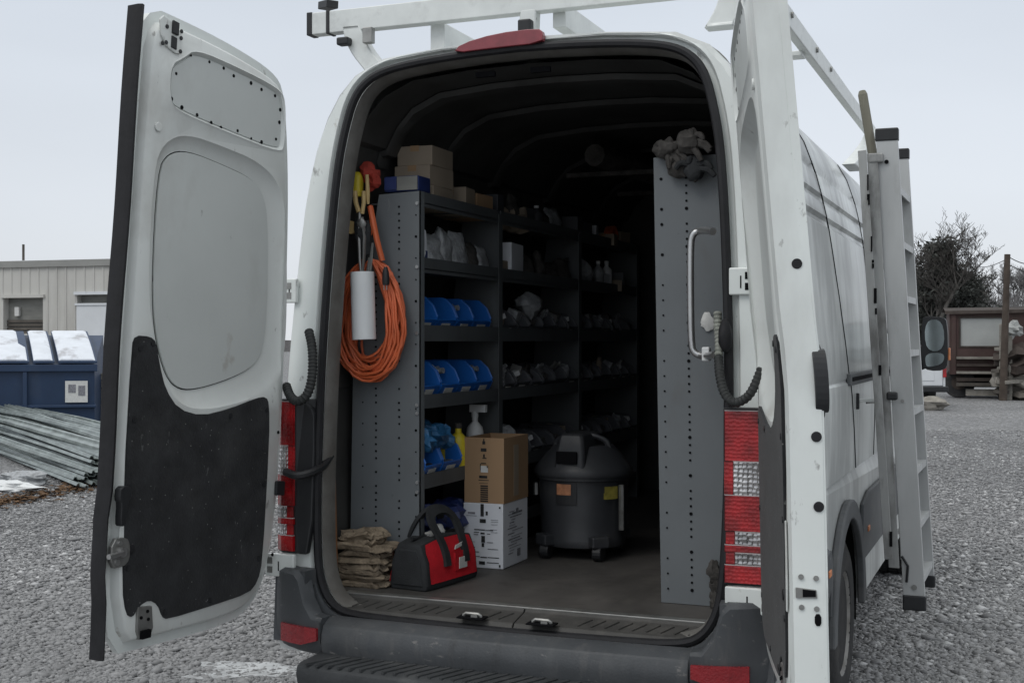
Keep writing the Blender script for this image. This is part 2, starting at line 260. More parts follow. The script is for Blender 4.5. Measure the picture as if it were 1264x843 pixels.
class MB:
    def __init__(s,T=None): s.v=[];s.f=[];s.mi=[];s.cur=0;s.T=T
    def add(s,vs,fs):
        o=len(s.v)
        for p in vs:
            p=Vector(p)
            s.v.append(tuple(s.T@p) if s.T else tuple(p))
        for f in fs: s.f.append(tuple(i+o for i in f)); s.mi.append(s.cur)
        return s
    def box(s,c,d,rot=None):
        hx,hy,hz=d[0]/2,d[1]/2,d[2]/2; c=Vector(c)
        vs=[Vector((x*hx,y*hy,z*hz)) for x in(-1,1) for y in(-1,1) for z in(-1,1)]
        if rot is not None: vs=[rot@p for p in vs]
        return s.add([p+c for p in vs],[(0,1,3,2),(4,6,7,5),(0,4,5,1),(2,3,7,6),(0,2,6,4),(1,5,7,3)])
    def bx(s,x0,x1,y0,y1,z0,z1): return s.box(((x0+x1)/2,(y0+y1)/2,(z0+z1)/2),(abs(x1-x0),abs(y1-y0),abs(z1-z0)))
    def bar(s,a,b,w,h,up=(0,0,1)):
        a=Vector(a);b=Vector(b);d=b-a;z=d.normalized();u=Vector(up)
        if abs(z.dot(u))>.99: u=Vector((1,0,0))
        x=z.cross(u).normalized(); y=x.cross(z)
        m=Matrix((x,y,z)).transposed()
        return s.box((a+b)/2,(w,h,d.length),m)
    def tube(s,path,r,n=8,caps=True,closed=False):
        P=[Vector(p) for p in path]; N=len(P); rings=[]
        up=Vector((.13,.21,1)).normalized(); prev=None
        for i in range(N):
            if closed: d=P[(i+1)%N]-P[i-1]
            else: d=P[min(i+1,N-1)]-P[max(i-1,0)]
            d=d.normalized() if d.length>1e-9 else Vector((0,0,1))
            if prev is None:
                x=d.cross(up)
                if x.length<.05: x=d.cross(Vector((1,0,0)))
            else: x=prev-d*prev.dot(d)
            x=x.normalized(); prev=x; y=d.cross(x)
            rr=r[i] if isinstance(r,(list,tuple)) else r
            rings.append([P[i]+(x*math.cos(2*PI*k/n)+y*math.sin(2*PI*k/n))*rr for k in range(n)])
        return s.rings(rings,caps and not closed,closed)
    def rings(s,rings,caps=True,loop=False,wrap=True):
        n=len(rings[0]); vs=[p for r in rings for p in r]; fs=[]
        m=len(rings)
        for i in range(m if loop else m-1):
            j=(i+1)%m
            for k in range(n if wrap else n-1):
                k2=(k+1)%n; fs.append((i*n+k,i*n+k2,j*n+k2,j*n+k))
        if caps: fs.append(tuple(range(n))[::-1]); fs.append(tuple((m-1)*n+k for k in range(n)))
        return s.add(vs,fs)
    def cyl(s,a,b,r,r2=None,n=16,caps=True): return s.tube([a,b],[r,r if r2 is None else r2],n,caps)
    def lathe(s,prof,c=(0,0,0),n=24,axis='z'):
        c=Vector(c); rings=[]
        for (r,z) in prof:
            ring=[]
            for k in range(n):
                a=2*PI*k/n; p=Vector((r*math.cos(a),r*math.sin(a),z))
                if axis=='x': p=Vector((p.z,p.x,p.y))
                if axis=='y': p=Vector((p.y,p.z,p.x))
                ring.append(c+p)
            rings.append(ring)
        return s.rings(rings,True)
    def prism(s,poly,fn,t0,t1):
        n=len(poly); vs=[fn(p[0],p[1],t0) for p in poly]+[fn(p[0],p[1],t1) for p in poly]
        fs=[(i,(i+1)%n,n+(i+1)%n,n+i) for i in range(n)]
        s.add(vs,fs)
        s.sheet(poly,fn,t0); s.sheet(poly,fn,t1); return s
    def sheet(s,poly,fn,t,holes=()):
        loops=[[Vector((p[0],p[1],0)) for p in L] for L in [poly]+list(holes)]
        tri=tessellate_polygon(loops); flat=[p for L in [poly]+list(holes) for p in L]
        return s.add([fn(p[0],p[1],t) for p in flat],[tuple(t_) for t_ in tri])
    def blob(s,c,rad,seed=0,amp=.25,nu=12,nv=8,fr=1.5):
        c=Vector(c); rings=[]
        for i in range(nv+1):
            ph=PI*i/nv; ring=[]
            for k in range(nu):
                a=2*PI*k/nu; d=Vector((math.sin(ph)*math.cos(a),math.sin(ph)*math.sin(a),math.cos(ph)))
                q=1+amp*noise.noise(d*fr+Vector((seed*7.1,seed*3.3,seed)))*2
                ring.append(c+Vector((d.x*rad[0],d.y*rad[1],d.z*rad[2]))*q)
            rings.append(ring)
        return s.rings(rings,False)
    def build(s,name,m,parent=None,origin=None,bev=0,smooth=False,seg=2,kind=None):
        L=ORG.get(parent.name,Vector((0,0,0))) if parent else Vector(origin) if origin is not None else Vector((0,0,0))
        me=bpy.data.meshes.new(name); me.from_pydata([tuple(Vector(p)-L) for p in s.v],[],s.f)
        mm=m if isinstance(m,(list,tuple)) else [m]
        for q in mm: me.materials.append(M[q] if isinstance(q,str) else q)
        if len(mm)>1: me.polygons.foreach_set('material_index',s.mi)
        bm=bmesh.new(); bm.from_mesh(me); bmesh.ops.remove_doubles(bm,verts=bm.verts,dist=1e-5); bmesh.ops.recalc_face_normals(bm,faces=bm.faces)
        if smooth:
            for f in bm.faces: f.smooth=True
            for e in bm.edges:
                if len(e.link_faces)==2 and e.calc_face_angle(0)>R(38): e.smooth=False
        bm.to_mesh(me); bm.free()
        o=bpy.data.objects.new(name,me); COL.objects.link(o)
        if parent: o.parent=parent; ORG[o.name]=L
        else: o.location=L; ORG[o.name]=L
        if bev:
            b=o.modifiers.new('bevel','BEVEL'); b.width=bev; b.segments=seg; b.limit_method='ANGLE'; b.angle_limit=R(35); b.harden_normals=False
        if kind: o['kind']=kind
        return o
ORG={}
def tag(o,label,cat,group=None,kind=None):
    if label: o['label']=label
    if cat: o['category']=cat
    if group: o['group']=group
    if kind: o['kind']=kind
    return o
def thing(name,label,cat,loc=(0,0,0),group=None):
    o=bpy.data.objects.new(name,None); o.empty_display_size=.1; COL.objects.link(o); o.location=loc; ORG[o.name]=Vector(loc)
    return tag(o,label,cat,group)
def copytree(o,parent=None):
    c=o.copy(); COL.objects.link(c)
    if parent: c.parent=parent
    for ch in list(o.children): copytree(ch,c)
    return c
def lerp(a,b,t): return a+(b-a)*t
TILT=.065
def rearY(z): return TILT*(z-.6)
XC=-.02
exec_parts=[]
# ================================================================ GROUND
gb=MB(); gb.add([(-300,-60,0),(300,-60,0),(300,500,0),(-300,500,0)],[(0,1,2,3)])
g=gb.build('ground','ground'); g['kind']='structure'
# ================================================================ VAN
van=thing('cargo_van','white high-roof cargo van with both rear doors swung open, ladder rack on top','van',(XC,0,0))
# outer half profile: bottom -> roof centre (half width, z, groove depth)
PROF=[(.862,.98,0),(.867,1.15,0),(.868,1.3,0),(.866,1.352,0),(.857,1.362,0),(.857,1.37,0),(.862,1.38,0),(.855,1.52,0),(.842,1.7,0),(.826,1.88,0),(.815,1.985,0),(.813,2.0,.014),(.811,2.015,.014),(.809,2.03,0),(.800,2.08,0),(.798,2.095,.012),(.796,2.105,.012),(.793,2.12,0),(.775,2.20,0),(.771,2.212,.01),(.767,2.225,.01),(.762,2.24,0),(.735,2.32,0),(.69,2.40,0),(.63,2.465,0),(.52,2.515,0),(.3,2.535,0),(0,2.54,0)]
def prof_pts(y,hwk=1.0,zmax=None,groove=1.0,ins=0.0,z0=None):
    L=[]
    for hw,z,gd in PROF:
        h=(hw-gd*groove)*hwk-ins; zz=z-(ins if z>2.3 else 0)
        if zmax is not None and zz>zmax: zz=zmax+(zz-zmax)*.02
        L.append((max(h,0),zz))
    left=[(XC-h,zz) for h,zz in L]; right=[(XC+h,zz) for h,zz in L[::-1][1:]]
    return left+right
rings=[]
def sec(yfn,**k): rings.append([(x,yfn(z),z) for x,z in prof_pts(0,**k)])
sec(lambda z:rearY(z)+.0,groove=0,ins=.016)
sec(lambda z:rearY(z)+.012,groove=0,ins=.004)
sec(lambda z:rearY(z)+.03,groove=0)
sec(lambda z:rearY(z)+.10,groove=0)
sec(lambda z:.30,groove=1)
for Y in (1,1.25,2,3,3.85): sec(lambda z,Y=Y:Y)
sec(lambda z:4.25,hwk=.985,zmax=2.44)
sec(lambda z:4.75,hwk=.96,zmax=1.95)
sec(lambda z:5.1,hwk=.945,zmax=1.38)
sec(lambda z:5.5,hwk=.90,zmax=1.22)
sec(lambda z:5.72,hwk=.82,zmax=1.05)
b=MB(); b.rings(rings,False,False,False)
n=len(rings[0]); b.add(rings[-1],[tuple(range(n))])
body=b.build('body','side',van,smooth=True)
# lower side skins with arches cut
WY=1.57; WY2=5.0; WZ=.375
def arch(cy,r,a0=0,a1=180,n=18): return [(cy-r*math.cos(R(a0+(a1-a0)*i/n)),WZ+r*math.sin(R(a0+(a1-a0)*i/n))) for i in range(n+1)]
def clipz(P,z): return [p for p in P if p[1]>=z]
ra=clipz(arch(WY,.47),.46); rb=clipz(arch(WY2,.46),.46)
low=[(.03,.46)]+ra+rb+[(5.55,.46),(5.6,.985),(.028,.985)]
for sx in(-1,1):
    b=MB(); b.prism(low,lambda y,z,t,sx=sx:(XC+sx*(.8605-t-(.0 if y<5.2 else .06)),y,z),0,.03)
    b.build('lower_side_panel','side',van)
# rear frame ring (D pillars + header), white
AP=[(0,2.495),(.2,2.490),(.4,2.476),(.52,2.455),(.585,2.415),(.62,2.36),(.645,2.27),(.668,2.15),(.685,1.95),(.697,1.73),(.706,1.5),(.71,1.25),(.708,1.0),(.698,.78),(.675,.69),(.635,.635),(.57,.612),(.4,.606),(0,.602)]
OUT=[(0,2.524)]+[(max(h-.012,0),z-(.012 if z>2.3 else 0)) for h,z,_ in PROF[::-1][1:]]+[(.848,.47),(.6,.46),(0,.46)]
def smooth_half(P,it=2): return chaikin(P,it,False)
APs=smooth_half(AP,2)
NR=150
def mirror_loop(H): return [(XC+x,z) for x,z in H]+[(XC-x,z) for x,z in H[::-1][1:-1]]
aph=resample(APs,NR); 
def ring_between(A,B): pass
def matched(inner):
    # for each inner point, cast outward from the aperture centre onto OUT polygon
    full=[(x,z) for x,z in OUT]; c=Vector((0,1.5)); out=[]
    for x,z in inner:
        d=Vector((x,z))-c; best=None
        for i in range(len(full)-1):
            a=Vector(full[i]);bb=Vector(full[i+1]); e_=bb-a; den=d.x*e_.y-d.y*e_.x
            if abs(den)<1e-9: continue
            w=a-c; t=(w.x*e_.y-w.y*e_.x)/den; u=(w.x*d.y-w.y*d.x)/den
            if t>0 and -1e-4<=u<=1.0001 and (best is None or t<best): best=t
        out.append(tuple(c+d*(best if best else 1.05)))
    return out
inn=resample([(x,z) for x,z in APs],NR); outp=matched(inn)
I=mirror_loop(inn); O=mirror_loop(outp); fl=mirror_loop([(x-.0,z) for x,z in inn])
I2=inset(I,-.028)
b=MB()
r0=[(x,rearY(z),z) for x,z in O]; r1=[(x,rearY(z)+.0,z) for x,z in I2]; r2=[(x,rearY(z)+.016,z) for x,z in inset(I,-.018)]; r3=[(x,rearY(z)+.02,z) for x,z in I]
b.rings([r0,[(x,rearY(z)-.001,z) for x,z in inset(I,-.042)],[(x,rearY(z)+.006,z) for x,z in inset(I,-.036)],[(x,rearY(z)+.022,z) for x,z in inset(I,-.033)],[(x,rearY(z)+.024,z) for x,z in inset(I,-.016)],r3],False)
b.build('rear_pillar_frame','paint',van,smooth=True)
# weatherstrip round the opening
b=MB(); b.tube([(x,rearY(z)-.004,z) for x,z in inset(I,-.006)],.0145,8,closed=True)
ws=b.build('door_opening_seal','rubber',van,smooth=True)
# inner jamb
J1=inset(I,.004);J2=inset(I,.03);J3=inset(I,.05)
def jr(P,dy): return [(x,rearY(z)+dy,z) for x,z in P]
b=MB(); b.rings([jr(I,.018),jr(inset(I,.004),.022),jr(inset(I,.016),.05),jr(inset(I,.014),.085),jr(inset(I,-.05),.11),jr(inset(I,-.075),.17)],False)
b.build('door_jamb','jamb',van,smooth=True)
# cargo lining (walls and ceiling) + bulkhead
rl=[]
for Y in(.10,.4,1,2,3,3.55):
    P=[]
    for x,z in prof_pts(0,groove=0,ins=.07):
        P.append((x,max(Y,rearY(z)+.10),z))
    P=[(P[0][0],P[0][1],.60)]+P+[(P[-1][0],P[-1][1],.60)]
    rl.append(P)
b=MB(); b.rings(rl,False,False,False); b.add(rl[-1],[tuple(range(len(rl[-1])))])
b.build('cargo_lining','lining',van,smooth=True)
# roof bows
for i,Y in enumerate((.48,.95,1.5,2.2,3.0)):
    b=MB(); P=[p for p in prof_pts(0,groove=0,ins=.075) if p[1]>2.15]
    b.rings([[(x,Y-.05,z) for x,z in P],[(x,Y-.035,z-.018) for x,z in P],[(x,Y+.035,z-.018) for x,z in P],[(x,Y+.05,z) for x,z in P]],False,False,False)
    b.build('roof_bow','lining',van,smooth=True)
# header plate with two lock slots
for x0 in(-.17,.03):
    b=MB(); b.bx(x0-.035,x0+.035,rearY(2.45)+.055,rearY(2.45)+.068,2.428,2.446); b.build('lock_slot','hole',van)
# floor + side step
b=MB(); b.bx(XC-.79,XC+.79,.12,3.6,.60,.65); b.build('cargo_floor','floor',van)
# sill plate
sill=[(.02,.604),(.045,.628),(.118,.634),(.118,.60),(.02,.59)]
for x0,x1 in((XC-.655,XC+.018),(XC+.022,XC+.655)):
    b=MB()
    P=[(-.002,.606),(.012,.622),(.104,.640),(.117,.6535),(.122,.6535),(.122,.59),(-.002,.59)]
    b.rings([[(x,y,z) for y,z in P] for x in (x0,x1)],True)
    sl=b.build('sill_plate','sill',van,bev=.003)
    b=MB()
    k=int((x1-x0)/.045)
    for i in range(k):
        xa=x0+.03+i*.045
        if abs(xa-(-.18))<.07 or abs(xa-.10)<.07: continue
        b.bar((xa,.03,.6275),(xa+.03,.085,.6385),.006,.004)
    b.build('tread_rib','sill',sl)['kind']='stuff'
b=MB(); b.bx(XC-.66,XC+.66,.112,.15,.648,.655); b.build('threshold_strip','zinc',van,bev=.002)
for px,py in((583,762),(669,770)):
    p=onZ(px,py,.632)
    b=MB(); b.box((p.x,p.y,.6335),(.095,.05,.006)); k=b.build('striker_plate','hole',van,bev=.003)
    b=MB(); b.tube([(p.x-.03,p.y,.630),(p.x-.03,p.y,.640),(p.x-.022,p.y,.645),(p.x+.022,p.y,.645),(p.x+.03,p.y,.640),(p.x+.03,p.y,.632)],.0065,8); b.box((p.x+.012,p.y-.004,.638),(.022,.022,.012)); b.build('striker_hook','zinc',k,smooth=True)
# ---- brake light on the header
P=[(-.255,2.498),(-.225,2.528),(-.10,2.552),(.05,2.556),(.07,2.54),(.066,2.505),(-.1,2.503)]
b=MB(); b.prism(chaikin(P,1),lambda x,z,t:(x,rearY(z)-.001-t,z),0,.028); b.build('brake_light','brake',van,bev=.006)
# ---- bumper
def bsec(x,y0,top,k=1.0):
    return [(y0+.09,top-.002),(y0+.05,top-.004),(y0+.012,top-.022),(y0,top-.05),(y0-.002,.525),(y0+.012,.48),(y0+.04,.465),(y0+.16,.465)]
b=MB(); rr=[]
for x in np.linspace(-.625,.625,13):
    y0=-.125+.02*(x/.625)**2
    rr.append([(XC+x,y,z) for y,z in bsec(x,y0,.605)])
b.rings(rr,True); bump=b.build('rear_bumper','plastic',van,bev=.004,smooth=True)
for sx in(-1,1):
    path=[(.629,-.105,.606),(.665,-.101,.612),(.70,-.094,.66),(.725,-.088,.735),(.745,-.082,.755),(.80,-.060,.757),(.84,-.03,.757),(.866,.02,.757),(.876,.10,.757),(.878,.2,.757),(.878,1.06,.757)]
    b=MB(); ro=[]
    for i,(x,y,top) in enumerate(path):
        a=path[max(i-1,0)];c=path[min(i+1,len(path)-1)]
        d=Vector((c[0]-a[0],c[1]-a[1])).normalized(); nn=Vector((-d.y,d.x))  # inward
        q=[(0.06,top),(.014,top),(0,top-.014),(-.004,.60),(0,.53),(.02,.49),(.06,.47)] if y<.5 else [(.06,top),(.014,top),(0,top-.014),(-.004,.66),(0,.60),(.02,.50),(.06,.49)]
        ro.append([(XC+sx*(x+nn.x*o),y+nn.y*o,z) for o,z in q])
    b.rings(ro,True); bc=b.build('bumper_corner','plastic',van,smooth=True)
    # shelf fill behind corner towards the pillar
    b=MB(); b.prism([(.70,.005),(.86,.02),(.86,-.0),(.80,-.03),(.745,-.06),(.71,-.065)],lambda x,y,t,sx=sx:(XC+sx*x,y,t),.70,.752); b.build('corner_ledge','plastic',van)
    lo_=[(x,z) for x,z in inset(I,-.022) if z<.75 and (x-XC)*sx>.50]
    lo_=sorted(lo_,key=lambda p:p[1] if abs(p[0]-XC)>.66 else p[1]-1+abs(p[0]-XC)*.1)
    lo_=sorted(lo_,key=lambda p:math.atan2(p[1]-.9,abs(p[0]-XC)-.4))
    pl_=lo_+[(XC+sx*.74,.752),(XC+sx*.86,.752),(XC+sx*.86,.50),(lo_[0][0],.50)]
    b=MB(); b.prism(pl_,lambda x,z,t:(x,rearY(z)-.005-t,z),0,.014); b.build('corner_trim','plastic',van)
    # reflector
    b=MB(); pr_=[]
    for (x,y) in((.635,-.107),(.70,-.098),(.745,-.086),(.79,-.068),(.80,-.063)):
        pr_.append([(XC+sx*x,y-.011+.0,z) for z in (.515+(.02 if x<.64 else 0),.575)])
    vs=[p for q in pr_ for p in q]; m_=len(pr_)
    b.add(vs+[(p[0],p[1]+.012,p[2]) for p in vs],[(2*i,2*i+1,2*i+3,2*i+2) for i in range(m_-1)]+[(2*m_+2*i,2*m_+2*i+1,2*m_+2*i+3,2*m_+2*i+2) for i in range(m_-1)]+[(2*i+1,2*m_+2*i+1,2*m_+2*i+3,2*i+3) for i in range(m_-1)]+[(2*i,2*m_+2*i,2*m_+2*i+2,2*i+2) for i in range(m_-1)]+[(0,1,2*m_+1,2*m_),(2*m_-2,2*m_-1,4*m_-1,4*m_-2)])
    b.build('bumper_reflector','reflector',van)
# ---- step under the bumper
b=MB(); st=[]
for x in np.linspace(-.64,.64,9):
    y0=-.27+.03*(x/.64)**2
    st.append([(XC+x,y,z) for y,z in [(-.07,.492),(y0+.03,.490),(y0+.006,.48),(y0,.455),(y0+.01,.42),(y0+.06,.40),(-.07,.40)]])
b.rings(st,True); stp=b.build('rear_step','step',van,bev=.006,smooth=True)
b=MB()
for i in range(30):
    x=XC-.6+i*.04
    b.bar((x,-.245,.4905),(x+.055,-.12,.4915),.012,.008)
b.build('step_tread','step',stp)['kind']='stuff'
# ---- tail lights
def lamp(sx):
    s0,s1=(.707,.868) if sx>0 else (.783,.875)
    root=None
    z0,z1=.805,1.325
    b=MB(); P=[(s0-(.0 if sx>0 else .07),.03),(s0,-.022),(s1-.03,-.018),(s1,.01),(s1+.004,.09),(s0-(.0 if sx>0 else .07),.09)]
    b.prism([(x,y) for x,y in P],lambda x,y,t:(XC+sx*x,y+.02,t),z0-.006,z1+.006)
    h=b.build('tail_light','black',van,bev=.004)
    segs=[('red_lens','red',1.172,1.322),('reversing_lens','clear',1.071,1.170),('red_lens','red',.963,1.069),('clear_lens','clear',.921,.960),('red_lens','red',.899,.920),('clear_lens','clear',.862,.897),('red_lens','red',.807,.860)]
    for nm,mt,a,c in segs:
        b=MB(); lo=s0+(.004 if mt=='red' else .03 if nm=='reversing_lens' else .035)
        cv=[(lo,-.004),(lo+.004,-.012),(s1-.035,-.008),(s1-.012,.008),(s1+.003,.035),(s1+.007,.10)]
        b.rings([[(XC+sx*x,y,z) for z in(a,c)] for x,y in cv],False,False,False)
        b.rings([[(XC+sx*x,y+.012,z) for z in(a,c)] for x,y in cv],False,False,False)
        b.rings([[(XC+sx*x,y+d,z) for d in(0,.012)] for x,y in cv for z in(a,)],False,False,False)
        b.rings([[(XC+sx*x,y+d,z) for d in(0,.012)] for x,y in cv for z in(c,)],False,False,False)
        b.build(nm,mt,h)
        e_=MB(); e_.rings([[(XC+sx*x,y-.0012,z) for z in(c-.0005,c+.0022)] for x,y in cv],False,False,False); e_.build('lens_edge','lensedge',h)
        if mt=='clear':
            b=MB(); b.bx(XC+sx*lo,XC+sx*(lo-.026),-.006,.01,a,c); b.build('red_lens','red',h)
    # dark trim strip beside the left lamp
    return h
lamp(1); hl=lamp(-1)
b=MB(); b.prism(chaikin([(.715,.80),(.715,1.27),(.74,1.315),(.785,1.325),(.785,.80)],1),lambda x,z,t:(XC-x,rearY(z)-.004-t*1.0,z),0,.028); b.build('lamp_side_cover','black',van,bev=.006)
# ---- hinges on the pillars
def hinge(x0,x1,z0,z1,y,sx):
    b=MB(); b.bx(x0,x1,y-.018,y,z0,z1); h=b.build('hinge','paint',van,bev=.004)
    for zz in((z0*.7+z1*.3),(z0*.3+z1*.7)):
        xm=x1-.02 if sx>0 else x0+.02
        b=MB(); b.bx(xm-.01,xm+.01,y-.0195,y-.015,zz-.011,zz+.011); b.build('hinge_socket','hole' if sx>0 else 'zinc',h)
    b=MB(); b.bx((x0+x1)/2-.005,(x0+x1)/2-.001,y-.0192,y-.016,z0+.02,z1-.025); b.build('hinge_slot','hole',h)
hinge(.692,.772,1.672,1.755,rearY(1.71)-.002,1)
hinge(.70,.84,.722,.800,-.022,1)
hinge(-.905,-.79,.722,.800,-.022,-1)
hinge(-.885,-.835,1.665,1.75,rearY(1.7)-.004,-1)
# ---- wheel arches, cladding, wheels
for sx in(-1,1):
    fx=lambda y,z,t,sx=sx:(XC+sx*(.862+t),y,z)
    for cy,nm in((WY,'rear'),(WY2,'front')):
        oa=clipz(arch(cy,.505),.37); ia=clipz(arch(cy,.425),.37)
        b=MB(); b.prism(oa+ia[::-1],fx,0,.03); b.build('arch_flare','cladding',van,bev=.008)
        # inner well
        b=MB(); aa=arch(cy,.46,-10,190,20)
        b.rings([[fx(y,z,-.01) for y,z in aa],[fx(y,z,-.34) for y,z in aa]],False,False,False); b.add([fx(y,z,-.34) for y,z in aa],[tuple(range(len(aa)))]); b.build('wheel_well','well',van)
    # front half cladding between arches, follows the swage
    b=MB(); b.prism([(2.06,.60),(2.08,.80),(2.3,.84),(4.5,.84),(4.52,.55),(2.08,.55)],fx,0,.018); b.build('side_cladding','cladding',van,bev=.006)
    b=MB(); b.prism([(1.065,.745),(1.065,.50),(1.085,.50),(1.12,.65),(1.085,.745)],fx,0,.016); b.build('side_cladding','cladding',van)
    # rocker
    b=MB(); b.prism([(2.07,.38),(4.53,.38),(4.53,.56),(2.07,.56)],fx,-.03,.004); b.build('rocker_panel','side',van,bev=.008)
    for yy in(1.0,2.25):
        b=MB(); b.bx(XC+sx*.878,XC+sx*.886,yy-.03,yy+.03,.66,.685); b.build('side_marker','orangelab',van,bev=.003)
    for cy in(WY,WY2):
        xw=XC+sx*.745
        b=MB(); prof=[(.20,-.10),(.215,-.115),(.30,-.118),(.345,-.10),(.368,-.075),(.372,-.03),(.372,.03),(.368,.075),(.345,.10),(.30,.118),(.215,.115),(.20,.10)]
        b.lathe(prof,(xw,cy,.372),40,'x'); wh=b.build('wheel','tyre',van,smooth=True)
        b=MB(); pr=[(.0,.06),(.05,.065),(.07,.075),(.12,.06),(.15,.045),(.175,.06),(.198,.10),(.212,.112),(.205,.09),(.19,.0),(.0,-.02)]
        b.lathe([(r_,sx*z_) for r_,z_ in pr],(xw,cy,.372),32,'x'); rm=b.build('rim','rim',wh,smooth=True)
        b=MB()
        for k in range(10):
            a=2*PI*k/10; b.cyl((xw+sx*.05,cy+.145*math.cos(a),.372+.145*math.sin(a)),(xw+sx*.058,cy+.145*math.cos(a),.372+.145*math.sin(a)),.017,n=10)
        b.build('vent_hole','hole',rm)['kind']='stuff'
        b=MB()
        for k in range(46):
            a=2*PI*k/46
            for off in(-.06,0,.06):
                c=(xw+off,cy+.373*math.cos(a+off),.372+.373*math.sin(a+off)); b.box(c,(.05,.028,.012),Matrix.Rotation(a+off+PI/2,3,'X'))
        o=b.build('tyre_tread','tyre',wh); o['kind']='stuff'
b=MB(); b.bx(-.62,.58,.05,5.3,.36,.595); b.build('underbody_light_block','well',van)  # plain black box added under the floor to block light
# ---- side details on the kerb side
xs=XC+.864
a=onX(1046,466,xs)
b=MB(); b.bx(xs-.004,xs+.014,a.y,a.y+2.1,1.345,1.395); sr=b.build('sliding_door_rail','cladding',van,bev=.004)
b=MB(); b.bx(xs+.0145,xs+.0175,a.y+.05,a.y+2.05,1.363,1.380); b.build('rail_slot','hole',sr)
# lower pressed swage line, and door seam
b=MB(); b.bar((xs-.004,.10,1.175),(xs-.004,3.8,1.175),.006,.012); b.build('swage_line','side',van,bev=.002)
b=MB(); sp_=[(hw,z) for hw,z,_ in PROF if z<2.42]
b.tube([(XC+hw+.0005,1.30+(.62*(1-((z-.98)/1.45))**1.3 if z<2.4 else 0),z) for hw,z in sp_],.0032,4); b.build('panel_seam','hole',van)
b=MB(); b.tube([(XC+hw+.0005,2.62,z) for hw,z in sp_],.0032,4); b.build('panel_seam','hole',van)
# cab window + windscreen + front bits
for sx in(-1,1):
    b=MB(); b.prism([(3.95,1.36),(4.72,1.36),(4.45,1.78),(4.25,1.98),(3.95,2.0)],lambda y,z,t,sx=sx:(XC+sx*(.872-t-.06*max(0,(z-1.36)/.64)-.05*max(0,y-4.2)),y,z),0,.01); b.build('side_window','glassdark',van)
b=MB(); b.add([(-.70,5.02,1.50),(.66,5.02,1.50),(.60,4.42,2.30),(-.64,4.42,2.30)],[(0,1,2,3)]); b.add([(-.70,5.00,1.48),(.66,5.00,1.48),(.60,4.40,2.28),(-.64,4.40,2.28)],[(3,2,1,0)]); b.build('windscreen','glassdark',van)
b=MB(); b.bx(-.75,.71,5.55,5.78,.42,.72); b.build('front_bumper','plastic',van,bev=.05)
# ---- door mirror
mx_=onX(1154,424,XC+1.075); my=mx_.y
b=MB(); b.prism(chaikin([(.0,.145),(.04,.155),(.14,.15),(.165,.12),(.17,-.11),(.145,-.152),(.05,-.155),(.0,-.13)],1),lambda x,z,t:(mx_.x-.072+x*.84,my+t,mx_.z+z),0,.08); mir=b.build('door_mirror','black',van,bev=.015)
b=MB(); b.prism(chaikin([(.02,.135),(.14,.135),(.15,-.04),(.025,-.045)],2),lambda x,z,t:(mx_.x-.072+x*.84,my-t,mx_.z+z),.002,.006); b.build('mirror_glass','mirror',mir)
b=MB(); b.prism(chaikin([(.025,-.055),(.15,-.05),(.14,-.115),(.045,-.135),(.025,-.12)],2),lambda x,z,t:(mx_.x-.072+x*.84,my-t,mx_.z+z),.002,.006); b.build('wide_angle_glass','mirror',mir)
b=MB(); b.bar((mx_.x-.16,my+.05,mx_.z-.08),(mx_.x-.05,my+.05,mx_.z-.08),.06,.14); b.build('mirror_arm','black',mir,bev=.02)
b=MB(); b.box((mx_.x+.075,my+.04,mx_.z-.06),(.012,.05,.07)); b.build('indicator_lens','orangelab',mir,bev=.004)
# ---- grab handle on the pillar
hy=.22
p=[onY(880,286,.13),onY(866,284,hy),onY(855,288,hy),onY(852,305,hy),onY(853,425,hy),onY(857,436,hy),onY(868,440,hy),onY(882,438,.13)]
b=MB(); b.tube([tuple(q) for q in chaikin([tuple(q) for q in p],2,False)],.012,10); b.build('grab_handle','steel',van,smooth=True)
q=onY(872,437,.2); b=MB(); b.box(q,(.025,.03,.045)); b.build('handle_mount','white',van,bev=.004)
# ---- wiring conduits between pillars and doors, check strap
def pth(L): return chaikin([tuple(onY(x,y,Y)) for x,y,Y in L],2,False)
b=MB(); 
def ribbed(path,r,step=.012):
    P=resample(path,max(4,int(sum((Vector(path[i+1])-Vector(path[i])).length for i in range(len(path)-1))/step*2)))
    return P,[r*(1.0 if i%2 else .82) for i in range(len(P))]
P,rr=ribbed(pth([(887,440,.03),(888,462,-.01),(893,485,-.04),(905,499,-.06),(922,492,-.07),(931,478,-.07),(940,455,-.05)]),.015); b.tube(P,rr,10); b.build('wiring_conduit','conduit',van,smooth=True)
b=MB(); P,rr=ribbed(pth([(886,385,.07),(886,405,.06),(888,425,.04),(887,442,.03)]),.014); b.tube(P,rr,10); b.build('dusty_conduit','palecond',van,smooth=True)
b=MB(); b.blob(onY(895,415,.03),(.022,.02,.05),3,.1); b.build('conduit_boot','rubber',van,smooth=True)
b=MB(); P,rr=ribbed(pth([(381,408,.03),(386,430,0),(386,465,-.03),(380,488,-.05),(368,497,-.05),(358,490,-.03),(353,475,.0)]),.017); b.tube(P,rr,10); b.build('wiring_conduit','conduit',van,smooth=True)
b=MB(); P=pth([(352,582,-.05),(366,588,-.06),(385,583,-.02),(400,575,.05),(408,562,.1)]); b.tube(P,.014,8); b.build('check_strap','black',van,smooth=True)
